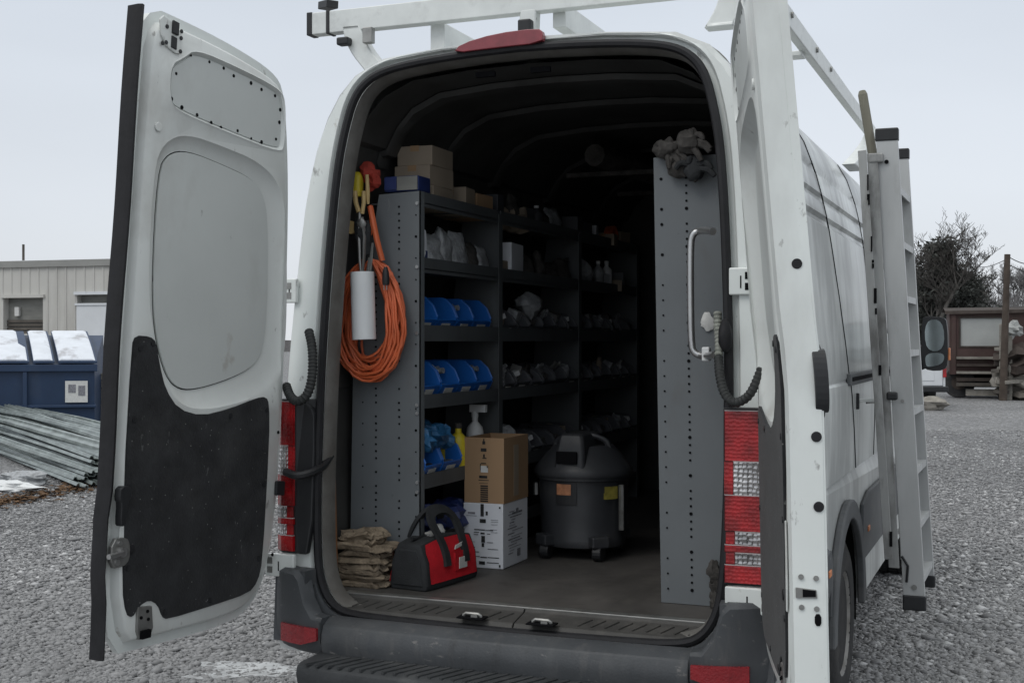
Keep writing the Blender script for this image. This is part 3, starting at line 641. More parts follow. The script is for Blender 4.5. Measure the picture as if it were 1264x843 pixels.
# ================================================================ DOORS (parts of the van)
W_=.83
OUTL=[(.84,.60),(.596,.592),(.263,.592),(.144,.635),(.078,.754),(.045,1.03),(.052,1.45),(.066,1.87),(.088,2.14),(.128,2.375),(.19,2.43),(.377,2.472),(.565,2.50),(.80,2.523),(.815,2.2),(.828,1.53)]
UP=[(.70,2.359),(.694,2.24),(.642,2.215),(.40,2.182),(.169,2.155),(.142,2.185),(.150,2.345),(.20,2.378),(.40,2.408),(.595,2.428),(.644,2.39)]
WO=[(.737,2.04),(.70,2.125),(.61,2.163),(.44,2.145),(.269,2.119),(.16,2.06),(.118,1.96),(.088,1.70),(.082,1.48),(.125,1.375),(.28,1.33),(.473,1.312),(.575,1.335),(.64,1.40),(.695,1.53),(.735,1.68)]
WI=[(.70,2.04),(.66,2.10),(.58,2.118),(.42,2.095),(.27,2.065),(.215,2.02),(.185,1.94),(.165,1.70),(.165,1.53),(.20,1.455),(.30,1.413),(.47,1.378),(.56,1.378),(.62,1.42),(.675,1.54),(.70,1.70)]
TR=[(.787,1.52),(.776,1.548),(.72,1.545),(.695,1.53),(.675,1.46),(.645,1.385),(.585,1.322),(.48,1.296),(.35,1.312),(.22,1.342),(.175,1.345),(.157,1.32),(.146,1.2),(.146,.79),(.165,.72),(.21,.688),(.40,.678),(.585,.672),(.605,.685),(.625,.725),(.665,.748),(.71,.735),(.73,.705),(.755,.72),(.775,.80),(.79,1.1)]
def shift(P,ds=0,dz=0): return [(s+ds,z+dz) for s,z in P]
def build_door(sgn,hx,hy,ang,tilt,label,pad):
    to=.05 if pad else .088
    a=R(ang); ca,sa=math.cos(a),math.sin(a)
    def D(s,z,t): # t: 0 = inner skin, positive = towards the outside of the door
        return (hx-sgn*tilt(z)+sgn*(s*sa+t*ca), hy-s*ca+t*sa, z)
    out=chaikin(OUTL[:],2)
    b=MB(); b.prism(out,D,to-.022,to)
    # inner pan with window and upper holes
    pa=inset(out,.030); pb=inset(out,.046)
    b2=MB(); n=len(out)
    b2.rings([[D(s,z,to-.022) for s,z in pa],[D(s,z,.004) for s,z in inset(out,.040)],[D(s,z,0) for s,z in pb]],False)
    wo=chaikin(WO,2); wi=chaikin(WI,2); up=chaikin(UP,2)
    b2.sheet(pb,D,0,[wo,up])
    # edges of window recess
    N=len(wo); mid=[tuple(Vector(wo[i]).lerp(Vector(wi[i]),.6)) for i in range(N)]; m0=[tuple(Vector(wo[i]).lerp(Vector(wi[i]),.12)) for i in range(N)]
    b2.rings([[D(s,z,0) for s,z in wo],[D(s,z,.008) for s,z in m0],[D(s,z,.034 if not pad else .019) for s,z in mid],[D(s,z,.042 if not pad else .024) for s,z in wi]],False)
    b2.rings([[D(s,z,0) for s,z in up],[D(s,z,-.004) for s,z in inset(up,.006)],[D(s,z,.010) for s,z in inset(up,.016)],[D(s,z,.013) for s,z in inset(up,.03)]],False)
    o=b.build('rear_door','paint',van,bev=.006,smooth=False); o['label']=label
    q=b2.build('inner_panel','inner',o,smooth=True)
    # blank in the window frame, groove round it
    b=MB(); b.sheet(inset(wi,-.01),D,to-.0225 if not pad else .0275); b.build('window_gap','hole',o)
    b=MB(); b.prism(inset(wi,.0035),D,*((.036,.044) if not pad else (.018,.026))); b.build('window_blank','winpanel',o,bev=.003)
    u2=inset(up,.018)
    b=MB(); b.prism(u2,D,.006,.015); ap=b.build('access_panel','winpanel',o,bev=.002)
    rnd=random.Random(3)
    b=MB()
    for (s,z) in [(.665,2.335),(.60,2.40),(.53,2.393),(.46,2.384),(.40,2.375),(.33,2.365),(.27,2.352),(.21,2.343),(.175,2.31),(.172,2.26),(.18,2.20),(.25,2.186),(.30,2.195),(.38,2.20),(.45,2.207),(.50,2.215),(.56,2.222),(.62,2.235),(.67,2.262)]:
        s+=rnd.uniform(-.01,.01); z+=rnd.uniform(-.006,.006)
        b.cyl(D(s,z,.0062),D(s,z,.0052),rnd.uniform(.004,.007),n=8)
    b.build('screw_hole','hole',ap)['kind']='stuff'
    # black trim board
    tr=chaikin(TR,1)
    b=MB(); b.prism(tr,D,-.007,.002); tb=b.build('trim_board','trim',o,bev=.002)
    b=MB()
    for (s,z) in [(.76,1.51),(.71,1.525),(.77,1.3),(.775,1.1),(.765,.86),(.60,.70),(.40,.70),(.17,.80),(.165,1.05),(.17,1.30),(.35,1.29)]:
        b.cyl(D(s,z,-.007),D(s,z,-.0095),.008,n=10)
    b.build('trim_clip','black',tb)['kind']='stuff'
    # upper latch pocket
    b=MB()
    b.prism(chaikin([(.755,2.50),(.735,2.41),(.66,2.385),(.65,2.42),(.67,2.47)],1),D,-.006,.0); lp=b.build('upper_latch_plate','inner',o,bev=.004)
    b=MB(); b.prism([(.70,2.485),(.70,2.447),(.675,2.443),(.675,2.481)],D,-.013,-.005); b.prism([(.70,2.44),(.70,2.405),(.678,2.401),(.678,2.436)],D,-.010,-.005)
    for s,z in((.72,2.462),(.735,2.41),(.66,2.46),(.66,2.44),(.66,2.40),(.72,2.415)): b.cyl(D(s,z,-.0055),D(s,z,-.009),.007,n=8)
    b.build('upper_latch','black',lp,bev=.002)
    # plug
    b=MB(); b.cyl(D(.73,2.165,.001),D(.73,2.165,-.006),.014,n=14); b.build('body_plug','inner',o,bev=.002)
    # free edge seal
    sp=[(.838+.002*math.sin(z*9),z) for z in np.linspace(.60,2.505,24)]
    r_=[]
    for s,z in sp:
        w=.022+(.004 if z<.66 else 0)-(.010*(1.0-z)/.4 if z<1.0 else 0)+(.012*math.exp(-((z-.92)/.10)**2)*-1)
        so=s+(.010 if .82<z<1.02 else 0)-(.022*(z-1.5)/1.0 if z>1.5 else 0)
        w*=.72; r_.append([D(so+(-.004),z,-.004),D(so+w*.6,z,-.010),D(so+w,z,.002),D(so+w*.9,z,.044),D(so-.002,z,.056)])
    if pad:
        b=MB(); b.rings(r_,True); b.build('edge_seal','rubber',o,smooth=True)
    # lock pull handle + rotary latch on the inner face near the free edge
    b=MB(); b.prism(chaikin([(.80,.88),(.757,.88),(.755,1.0),(.775,1.10),(.80,1.10)],1),D,-.005,.0) ; b.build('lock_boss','inner',o,bev=.003)
    b=MB(); b.prism(chaikin([(.828,1.11),(.782,1.105),(.785,1.07),(.797,1.06),(.80,1.0),(.813,.988),(.822,1.0),(.82,1.06),(.83,1.07)],1),D,-.03,-.004); b.build('release_lever','black',o,bev=.004)
    b=MB(); b.prism(chaikin([(.838,.955),(.78,.955),(.765,.93),(.765,.885),(.785,.868),(.838,.868)],1),D,-.016,.0); lt=b.build('rotary_latch','zinc',o,bev=.003)
    b=MB(); b.cyl(D(.80,.912,-.022),D(.862,.909,-.03),.008,n=10); b.cyl(D(.80,.912,-.014),D(.80,.912,-.026),.014,n=12); b.cyl(D(.81,.94,-.014),D(.81,.94,-.022),.007,n=10); b.cyl(D(.815,.885,-.014),D(.815,.885,-.02),.009,n=10); b.build('latch_bolt','steel',lt,smooth=True)
    b=MB(); b.cyl(D(.752,.915,-.002),D(.752,.915,-.010),.014,n=14); b.build('rubber_plug','rubber',o,bev=.002)
    # lower latch
    b=MB(); b.prism([(.715,.735),(.655,.728),(.645,.66),(.655,.632),(.70,.632),(.712,.66)],D,-.008,.01); ll=b.build('lower_latch','zinc',o,bev=.003)
    b=MB(); b.prism([(.70,.66),(.665,.66),(.665,.635),(.70,.635)],D,-.02,-.006)
    for s,z in((.675,.715),(.67,.69),(.70,.70)): b.cyl(D(s,z,-.0085),D(s,z,-.012),.005,n=8)
    b.build('latch_claw','hole',ll)
    if not pad:
        for nm_ in('release_lever','rotary_latch'):
            for c_ in [q_ for q_ in o.children if q_.name.startswith(nm_)]:
                for g_ in list(c_.children): bpy.data.objects.remove(g_)
                bpy.data.objects.remove(c_)
    # small scuff holes on the pan
    b=MB()
    for s,z in((.09,.80),(.095,1.22)): b.cyl(D(s,z,.001),D(s,z,-.002),.006,n=8)
    b.build('drain_plug','hole',o)['kind']='stuff'
    if sgn<0:
        b=MB(); b.prism([(.10,1.005),(.055,1.0),(.055,1.05),(.10,1.055)],D,-.012,.0); b.build('check_strap_box','black',o,bev=.004)
    return o,D
LDoor,DL=build_door(-1,-.865,.03,7,lambda z:TILT*(z-.6),'left rear door, inner face with black trim board turned to the camera',True)
tR=lambda z:.02*(z-.6) if z<1.35 else .015+.02*(z-1.35)+.064*(z-1.35)**1.0*min(1,(z-1.35)/.25)
RDoor,DR=build_door(1,.790,.045,16.2,tR,'right rear door seen along its free edge',False)
# free edge furniture of the right door (edge face at s about .83)
def edge_s(z):
    # outline free edge abscissa
    return .84-.012*max(0,(z-.6))/1.0 if z<1.55 else .828-.028*(z-1.53)
eo=.003
b=MB(); zz=np.linspace(.62,2.50,20)
b.rings([[DR(edge_s(z)-.02,z,0.0),DR(edge_s(z)+.002,z,.006),DR(edge_s(z)+.004,z,.05),DR(edge_s(z)+.002,z,.082),DR(edge_s(z)-.004,z,.0875)] for z in zz],False,False,False)
ef=b.build('edge_face','paint',RDoor,smooth=True)
for z,t in((1.715,.055),(1.305,.068),(1.140,.070)):
    s=edge_s(z)+.0035
    b=MB(); b.cyl(DR(s-.002,z,t),DR(s+.003,z,t),.0125,n=16); pl=b.build('rubber_plug','rubber',RDoor,bev=.001)
b=MB(); s=edge_s(.937)+.0035
b.prism([(.012,.950),(.060,.945),(.062,.925),(.012,.925)],lambda t,z,k:DR(s+k,z,t),0,.004); el=b.build('edge_latch','zinc',RDoor,bev=.001)
b=MB(); b.prism([(.028,.946),(.058,.943),(.058,.929),(.028,.928)],lambda t,z,k:DR(s+k,z,t),.004,.006); b.build('latch_slot','hole',el)
b=MB()
for t,z in((.025,.975),(.060,.972),(.025,.903),(.060,.900)): b.cyl(DR(s-.001,z,t),DR(s+.004,z,t),.0065,n=10)
b.build('latch_screw','zinc',RDoor)['kind']='stuff'
b=MB(); b.prism(chaikin([(.055,.888),(.07,.888),(.07,.86),(.055,.86)],1),lambda t,z,k:DR(s+k,z,t),0,.003); b.build('edge_hole','hole',RDoor)
# outer handle on right door
b=MB(); b.prism([(.80+.036*math.cos(a_)*abs(math.cos(a_))**-.3,1.435+.088*math.sin(a_)*abs(math.sin(a_))**-.1) for a_ in [2*PI*(i_+.5)/28 for i_ in range(28)]],DR,.074,.092); oh=b.build('outer_handle','black',RDoor,bev=.01)
b=MB(); b.prism([(.812+.036*math.cos(a_)*abs(math.cos(a_))**-.3,1.437+.076*math.sin(a_)*abs(math.sin(a_))**-.1) for a_ in [2*PI*(i_+.5)/28 for i_ in range(28)]],DR,.068,.100); b.build('handle_grip','black',oh,bev=.008)
# ================================================================ ROOF RACK (part of the van)
rk=MB(); xr=XC+.74
pz=onX(1077,168,xr); p0=onX(965,12,xr)
zr=(pz.z+p0.z)/2
rk.bar((xr,.0,zr),(xr,pz.y,zr),.035,.075); rack=rk.build('roof_rack','rack',van,bev=.004)
def rp(name,fn,m='rack',bev=.003,smooth=False):
    b=MB(); fn(b); return b.build(name,m,rack,bev=bev,smooth=smooth)
xl=XC-.62
RYB=.55
cl=onY(386,18,RYB); 
zc=onY(440,26,RYB).z
# rear cross bar
_a1=onY(436,36,RYB);_b1=onY(470,84,RYB);_m=onY(655,10,RYB).x
rp('cross_bar',lambda b:b.bar((cl.x,RYB,zc),(XC+.9,RYB,zc),.05,.085))
rp('end_cap',lambda b:b.bar((cl.x-.012,RYB,zc),(cl.x+.012,RYB,zc),.056,.09),'black')
rp('bar_clamp_band',lambda b:b.bar((cl.x+.075,RYB,zc),(cl.x+.09,RYB,zc),.058,.092),'black')
rp('bar_clamp_band',lambda b:b.bar((cl.x+.09,RYB,zc+.075),(cl.x+.02,RYB+.05,zc+.085),.05,.03),'black')
# second crossbar further forward, thin and bowed tie
rp('tie_bar',lambda b:b.tube([(xl+.02,1.0,2.60),(xl+.3,1.0,2.615),(XC-.05,1.0,2.62),(XC+.3,1.0,2.615)],.012,8),'rack',0,True)
# longitudinal rails
def rail(b,x,z,y0,y1,w=.075,h=.03): b.bar((x,y0,z),(x,y1,z),w,h)
rp('side_rail',lambda b:rail(b,xl+.10,zc-.085,RYB+.03,3.9,.06,.10))
rp('side_rail',lambda b:rail(b,_m+.10,zc-.05,RYB+.03,3.9,.05,.09))
for yy in(.72,):
    rp('cross_slat',lambda b:b.bar((xr-.16,yy,zr-.02),(xr,yy,zr-.02),.06,.022))
# legs
def leg(top,foot,w=.06,d=.05):
    mid=(lerp(top[0],foot[0],.45)-.02*(1 if top[0]<0 else -1),lerp(top[1],foot[1],.5),lerp(top[2],foot[2],.5))
    P=chaikin([top,mid,foot],2,False)
    b=MB(); rr=[]
    for i,p in enumerate(P):
        k=1+.35*i/len(P); rr.append([(p[0]+sx*w*k/2,p[1]+sy*d*k/2,p[2]) for sx,sy in((-1,-1),(1,-1),(1,1),(-1,1))])
    b.rings(rr,True); l=b.build('rack_leg','rack',rack,bev=.006,smooth=True); return l
leg((_a1.x,RYB,_a1.z+.01),(_b1.x,RYB,_b1.z-.02),.075)
leg((_m,RYB,zc-.03),(_m+.02,RYB,2.50),.06)
_a=onY(905,-25,.42);_b=onY(889,36,.42)
leg((_a.x,.42,_a.z),(_b.x,.42,_b.z),.075)
_a=onX(1078,163,xr);_b=onX(1050,200,XC+.74)
leg((xr,_a.y,_a.z),(XC+.745,_b.y,_b.z-.03),.05,.22)
# rail mount bolts and rusty clamp
rp('leg_clamp',lambda b:b.box((onY(462,42,RYB).x,RYB-.045,zc-.075),(.04,.03,.06)),'zinc')
rp('leg_clamp',lambda b:b.box((onY(432,55,RYB).x,RYB-.045,onY(432,55,RYB).z),(.05,.04,.03)),'black',.006)
rp('leg_clamp',lambda b:b.box((_m+.0,RYB-.05,zc-.10),(.05,.04,.045)),'black',.006)
rp('rail_bolt',lambda b:[b.cyl((xr+.018,y,zr+.01),(xr+.026,y,zr+.01),.012,n=8) for y in(.5,.9,1.5,1.9)],'zinc',0)
rp('rail_bracket',lambda b:[b.box((xr-.03,y,zr-.045),(.05,.08,.02)) for y in(.62,1.32)],'rack')
# curved gutter bracket at the front leg
# ladder holding bar off the body side
cb=onX(1060,497,XC+.875)
b=MB(); b.bar((XC+.865,cb.y,1.272),(XC+1.0,cb.y+.14,1.272),.03,.014); lb=b.build('ladder_bracket','rack',van,bev=.002)
b=MB(); b.bar((XC+.872,cb.y-.02,1.235),(XC+.872,cb.y-.02,1.305),.022,.016); b.build('bracket_bolt','black',lb,bev=.003)
b=MB(); b.bar((XC+.905,cb.y+.03,1.262),(XC+1.0,cb.y+.13,1.266),.01,.01); b.build('bracket_rod','zinc',lb)
# ================================================================ LADDER hung on the van side
LA=onX(1095,170,.965); 
def depthpt(x,y,dep): return atD(x,y,dep)
dn=5.45; df=6.02
T=depthpt(1095,172,dn); B=depthpt(1129,738,dn); T2=depthpt(1111,192,df); B2=depthpt(1143,712,df)
lad=thing('ladder','aluminium folding ladder strapped upright against the side of the van','ladder',tuple(B))
hw=.046
def railm(name,T,B,wx,wy,m='ladder',open_=-1):
    b=MB()
    # C channel: web + two flanges
    ax=(T-B); 
    b.bar(B,T,wx,.006,up=(0,1,0)) if False else None
    P=[(-wx/2,-wy/2),(wx/2,-wy/2),(wx/2,wy/2),(wx/2-.006,wy/2),(wx/2-.006,-wy/2+.005),(-wx/2+.006,-wy/2+.005),(-wx/2+.006,wy/2),(-wx/2,wy/2)]
    b.rings([[B+Vector((x,y,0)) for x,y in P],[T+Vector((x,y,0)) for x,y in P]],True)
    return b.build(name,m,lad,bev=.0015)
r1=railm('rail',T,B,.088,.035); r2=railm('rail',T2,B2,.075,.035)
def capat(p,par,z0,z1,nm,wx=.096,wy=.046):
    b=MB(); b.bx(p.x-wx/2,p.x+wx/2,p.y-wy/2,p.y+wy/2,p.z+z0,p.z+z1); return b.build(nm,'black',par,bev=.006)
capat(T,r1,-.01,.045,'rail_cap'); capat(B,r1,-.05,.015,'rubber_foot'); capat(T2,r2,-.02,.03,'rail_cap',.085); capat(B2,r2,-.045,.012,'rubber_foot',.085)
b=MB(); p=T+Vector((-.0,-.02,-.10)); b.cyl(p,p+Vector((0,-.004,0)),.009,n=10); b.build('rivet','hole',r1)
b=MB(); p=B.lerp(T,.43)+Vector((0,-.02,0)); b.cyl(p,p+Vector((0,-.003,0)),.008,n=10);p=B+Vector((0,-.02,.05)); b.cyl(p,p+Vector((0,-.004,0)),.012,n=10); b.build('rivet','zinc',r1)
for f in (.04,.16,.28,.41,.54,.66,.78,.90):
    a=B.lerp(T,f); c=B2.lerp(T2,f)
    b=MB(); P=[(-.03,0),(.035,0),(.035,-.028),(.030,-.028),(.030,-.004),(-.026,-.004),(-.026,-.028),(-.03,-.028)]
    b.rings([[a+Vector((x,.0,z)) for x,z in P],[c+Vector((x,-.0,z)) for x,z in P]],True)
    b.build('tread','ladder',lad)
# rear frame of the ladder, nearer to the van
d3=5.45
T3=depthpt(1077,190,d3); B3=depthpt(1104,700,d3); T4=depthpt(1093,212,6.0); B4=depthpt(1118,690,6.0)
def rail2(T,B,wx=.044,wy=.03):
    b=MB(); P=[(-wx/2,-wy/2),(wx/2,-wy/2),(wx/2,-wy/2+.004),(-wx/2+.004,-wy/2+.004),(-wx/2+.004,wy/2),(-wx/2,wy/2)]
    b.rings([[B+Vector((x,y,0)) for x,y in P],[T+Vector((x,y,0)) for x,y in P]],True); return b.build('rear_rail','ladder2',lad,bev=.0015)
rail2(T3,B3);rail2(T4,B4)
for f in (.08,.25,.42,.58,.74,.9):
    b=MB(); b.tube([B3.lerp(T3,f),B4.lerp(T4,f)],.011,8); b.build('rear_brace','ladder2',lad,smooth=True)
for f in(.0,.02): pass
b=MB(); b.box(T3+Vector((.015,0,-.02)),(.06,.04,.04)); b.build('spreader_hinge','ladder2',lad,bev=.006)
b=MB(); b.box(B3.lerp(T3,.415)+Vector((.03,-.02,0)),(.045,.03,.035)); b.build('strap_buckle','black',lad,bev=.008)
b=MB(); b.tube([B3+Vector((.03,0,.05)),B3+Vector((.055,0,.01)),B3+Vector((.05,0,-.06))],.006,6); b.build('hanging_cord','black',lad)
# second weathered channel with punched slots
T5=depthpt(1064,186,5.40); B5=depthpt(1097,690,5.40)
b=MB(); b.bar(B5,T5,.034,.012,up=(0,1,0)); f_=b.build('rear_rail','ladder2',lad,bev=.002)
b=MB()
rnd=random.Random(5)
for f in [rnd.uniform(.03,.97) for _ in range(11)]:
    p=B5.lerp(T5,f)+Vector((.016,-.008,rnd.uniform(-.02,.02))); b.box(p,(rnd.uniform(.004,.012),.006,rnd.uniform(.012,.07)))
b.build('punched_slot','hole',f_)['kind']='stuff'
# wooden pole behind
tp=depthpt(1064,112,5.52); bp_=depthpt(1078,196,5.52); b2_=bp_+(bp_-tp)*1.0
b=MB(); b.tube([b2_,tp.lerp(b2_,.03),tp],[.021,.021,.014],8)
wp=b.build('wooden_batten','oldwood',None,tuple(b2_),bev=.004); tag(wp,'weathered greenish wooden batten sticking up behind the ladder','wooden batten')
# ================================================================ CARGO SHELVES
FZ=.65
XS=-.50; BAYS=[.35,1.11,2.13,3.13]
LEV=[(2.074,2.02),(1.836,1.781),(1.590,1.531),(1.335,1.285),(1.045,.992),(.80,.75)]
def wallX(z): return XC-(.775 if z<1.5 else .775-.10*((z-1.5)/.9))
sh=thing('shelving_unit','grey steel shelving along the left inside wall of the van, loaded with bins','shelving',(-.65,.35,FZ))
pz_=onY(487,234,.35).z
poly=[(XS,FZ+.002),(XS,2.075),(-.668,2.068),(-.72,1.75),(-.775,1.5),(-.79,FZ+.002)]
b=MB(); b.prism(poly,lambda x,z,t:(x,.35+t,z),0,.004)
b.bx(XS-.004,XS,.35,.385,FZ+.002,2.075)
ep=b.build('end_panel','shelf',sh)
b=MB(); rnd=random.Random(2)
for i in range(52):
    z=.72+i*.0255
    for x in(-.585,-.68):
        if (x<-.6 and z>1.85): continue
        if rnd.random()<.85: b.cyl((x+rnd.uniform(-.001,.001),.3499,z),(x,.3478,z),.0042,n=6)
for i in range(17):
    z=.74+i*.078; b.cyl((-.517,.3499,z),(-.517,.3478,z),.003 if i%3 else .005,n=6)
    if z<1.7: b.cyl((-.735,.3499,z+.02),(-.735,.3478,z+.02),.003,n=6)
b.build('punched_hole','hole',ep)['kind']='stuff'
b=MB()
for z in(2.03,1.80,1.30,1.27,1.02,.985,1.56): b.cyl((-.512,.3495,z),(-.512,.3455,z),.0065,n=8)
b.build('bolt','steel',ep)['kind']='stuff'
for y in BAYS[1:]:
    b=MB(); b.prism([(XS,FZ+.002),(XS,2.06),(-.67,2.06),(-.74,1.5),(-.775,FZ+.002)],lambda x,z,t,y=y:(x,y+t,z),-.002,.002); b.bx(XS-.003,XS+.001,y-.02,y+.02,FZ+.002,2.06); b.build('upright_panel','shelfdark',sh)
for zt,zb in LEV:
    for i in range(3):
        y0,y1=BAYS[i]+.005,BAYS[i+1]-.022
        b=MB(); w=wallX(zt)+.03
        b.bx(w,XS-.001,y0,y1,zb+.012,zb+.016)
        b.bx(XS-.006,XS-.001,y0,y1,zb,zt)
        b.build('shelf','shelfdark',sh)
def shelf_z(k): return LEV[k][1]+.0165
# ------------------------------------------------ right shelving
rs=thing('shelving_unit','grey steel shelving on the right inside wall, tall perforated end panel facing the doors','shelving',(.56,.37,FZ))
b=MB(); b.prism([(.393,FZ+.002),(.366,2.15),(.66,2.15),(.70,1.7),(.725,1.2),(.73,FZ+.002)],lambda x,z,t:(x,.37+t,z),0,.004); b.prism([(.393,FZ+.002),(.366,2.15),(.3695,2.15),(.3965,FZ+.002)],lambda x,z,t:(x,.374+t,z),0,.03)
ep=b.build('end_panel','shelf',rs)
b=MB()
for i in range(56):
    z=.70+i*.0255
    x=.50-.0186*(z-.65)/1.5*1.2
    if rnd.random()<.85: b.cyl((x,.3699,z),(x,.3675,z),.0042 if i%5 else .006,n=6)
    if i%2==0 and rnd.random()<.8: b.cyl((.418-.027*(z-.65)/1.5,.3699,z),(.418-.027*(z-.65)/1.5,.3675,z),.0035 if z<1.8 else .0055,n=6)
    if i%4==0 : b.cyl((.61,.3699,z+rnd.uniform(0,.05)),(.61,.3675,z),.004,n=6)
b.build('punched_hole','hole',ep)['kind']='stuff'
for z in(1.0,1.35,1.7,2.05):
    b=MB(); b.bx(.40,.70,.40,2.6,z,z+.004); b.bx(.392,.398,.40,2.6,z-.04,z+.012); b.build('shelf','shelf',rs)
# grimy strip at foot of right panel
b=MB()
for i in range(5): b.blob((.585+rnd.uniform(-.01,.015),.34,.66+i*.03),(.022,.018,.03),i,.3)
o=b.build('rag','darkcloth',None,(.59,.34,.65),smooth=True); tag(o,'small dark rag wedged at the foot of the right shelf panel','rag')
# ================================================================ BINS
def pouch(b,c,w,h,t,seed,rz=0.0,lean=.15):
    """limp flat bag standing on its base: pillow at the bottom, thin crimped and bent top edge"""
    rings=[]; n=20; cr,sr=math.cos(rz),math.sin(rz)
    for k in range(11):
        f=k/10; th=t*(math.sin(PI*min(1,.12+f*.80))**.7)*(1-.15*f) if k<10 else .0025
        ww=w*(.86+.14*math.sin(PI*f)+.07*noise.noise(Vector((seed*3.7,f*3,0)))); off=lean*h*f*f+.018*noise.noise(Vector((seed,f*2.5,7)))
        ring=[]
        for q in range(n):
            a=2*PI*q/n; x=th/2*math.sin(a); y=ww/2*math.cos(a)
            wr=noise.noise(Vector((y*26+seed*5,f*5,x*30)))*.010*(.4+f); z=h*f+.010*f*noise.noise(Vector((y*30,seed,3)))
            x+=wr-off; ring.append((c[0]+x*cr-y*sr,c[1]+x*sr+y*cr,c[2]+z))
        rings.append(ring)
    b.rings(rings,True)
def make_bin(w,dp,h,m,items=None,lab=True):
    """hopper front bin, local: x = depth (front at 0, back at -dp), y = width, z up"""
    b=MB(); side=[(0,0),(0.03,h*.38),(.031,h*.50),(.012,h*.78),(-.022,h*.98),(-.04,h),(-dp,h),(-dp,0)]
    th=.003
    for y in(-w/2+th/2,w/2-th/2): b.prism(side,lambda x,z,t,y=y:(x,y+t,z),-th/2,th/2)
    b.bx(-dp,0,-w/2+th,w/2-th,0,th); b.bx(-dp,-dp+th,-w/2+th,w/2-th,th,h)
    b.rings([[(0,y,th),(.0295,y,h*.38),(.0265,y,h*.44),(-.003,y,th)] for y in(-w/2+th,w/2-th)],True)
    # rolled lips
    for y in(-w/2,w/2): b.tube([(.031,y,h*.5),(.012,y,h*.78),(-.022,y,h*.98),(-.04,y,h),(-dp,y,h)],.004,5)
    b.tube([(.03,-w/2,h*.42),(.03,w/2,h*.42)],.004,5)
    return b
def place_bin(proto,loc,rz,label,group):
    o=copytree(proto); o.location=loc; o.rotation_euler=(0,0,rz); tag(o,label,'storage bin',group); return o
def bin_thing(m,w,dp,h,stuffm,seed,lab):
    o=make_bin(w,dp,h,m).build('storage_bin',m,None,(0,0,0))
    if lab:
        b=MB(); b.box((.0215,.0,h*.22),(.004,w*.42,h*.26),Matrix.Rotation(.45,3,'Y') if False else None); 
        b=MB(); k=.03/(h*.38); b.prism([(-w*.25,.1),(w*.2,.1),(w*.2,.34),(-w*.25,.34)],lambda y,q,t:(k*q*h+.001+t,y,q*h),0,.0015); b.build('label','label',o)
    if stuffm:
        r_=random.Random(seed); b=MB()
        for i in range(16):
            p=Vector((-dp*r_.uniform(.06,.85),r_.uniform(-w*.36,w*.36),h*r_.uniform(.42,.86))); q_=r_.random(); rt=Matrix.Rotation(r_.uniform(0,3),3,'Z')@Matrix.Rotation(r_.uniform(-1,1),3,'X')
            if q_<.45: dv=rt@Vector((0,r_.uniform(.012,.03),0)); b.cyl(p-dv,p+dv,r_.uniform(.006,.013),n=8)
            elif q_<.8: b.box(p,(r_.uniform(.02,.05),r_.uniform(.015,.04),r_.uniform(.008,.03)),rt)
            else: pouch(b,(p.x,p.y,p.z-.03),.05,.06,.02,seed+i,r_.uniform(-1,1),.3)
        b.bx(-dp+.004,-.004,-w*.46,w*.46,.004,h*.42)
        c=b.build('contents',stuffm,o,smooth=False); c['kind']='stuff'
    return o
pA=bin_thing('blue',.158,.24,.150,'bagclear',1,True)
pB=bin_thing('blue',.158,.24,.150,'darkcloth',2,True)
pC=bin_thing('greybin',.135,.22,.11,'darkcloth',3,False)
pD=bin_thing('greybin',.135,.22,.11,'bagclear',4,True)
pE=bin_thing('greybin',.135,.22,.105,'zinc',5,True)
pF=bin_thing('greybin',.135,.22,.12,'oldcard',6,False)
pG=bin_thing('greybin',.135,.22,.115,'white',7,True)
words=['nearest the rear doors','second from the rear doors','third from the rear doors','farthest from the rear doors']
for k,row,ys in((2,'upper',(.455,.625,.795,.965)),(3,'lower',(.45,.62,.785,.95))):
    for i,y in enumerate(ys):
        place_bin([pA,pB][(i+k)%2],(XS-.05 if k==2 else XS-.035,y,shelf_z(k)+.001),random.uniform(-.05,.05),'blue parts bin in the %s row of blue bins, %s'%(row,words[i]),'blue parts bins on the left shelves')
place_bin(pB,(XS-.03,.46,shelf_z(4)+.001),.06,'blue parts bin on the shelf left of the brown carton, under a heap of bags','blue parts bins on the left shelves')
place_bin(pA,(XS-.03,.63,shelf_z(4)+.001),-.03,'blue parts bin beside the yellow bottles, left of the brown carton','blue parts bins on the left shelves')
# dark bins deeper in: rows by shelf
dk=0
nm_rows={2:'level with the upper blue bins',3:'level with the lower blue bins',4:'on the low shelf behind the carton'}
for k in(2,3,4):
    for bay,(y0,y1) in enumerate(((1.11,2.13),(2.13,3.13))):
        nn=6
        for i in range(nn):
            y=y0+.095+i*.163
            if k==4 and bay==0 and i<2: continue
            place_bin([pC,pD,pE,pF,pG][(i*3+k*2+bay)%5],(XS-.03,y,shelf_z(k)+.001),random.uniform(-.06,.06),'%s dark parts bin in the %s bay, %s'%(('first','second','third','fourth','fifth','sixth')[i],('middle','farthest')[bay],nm_rows[k]),'dark parts bins deep in the van')
for p in (pA,pB,pC,pD,pE,pF,pG):
    for c in list(p.children): bpy.data.objects.remove(c)
    bpy.data.objects.remove(p)
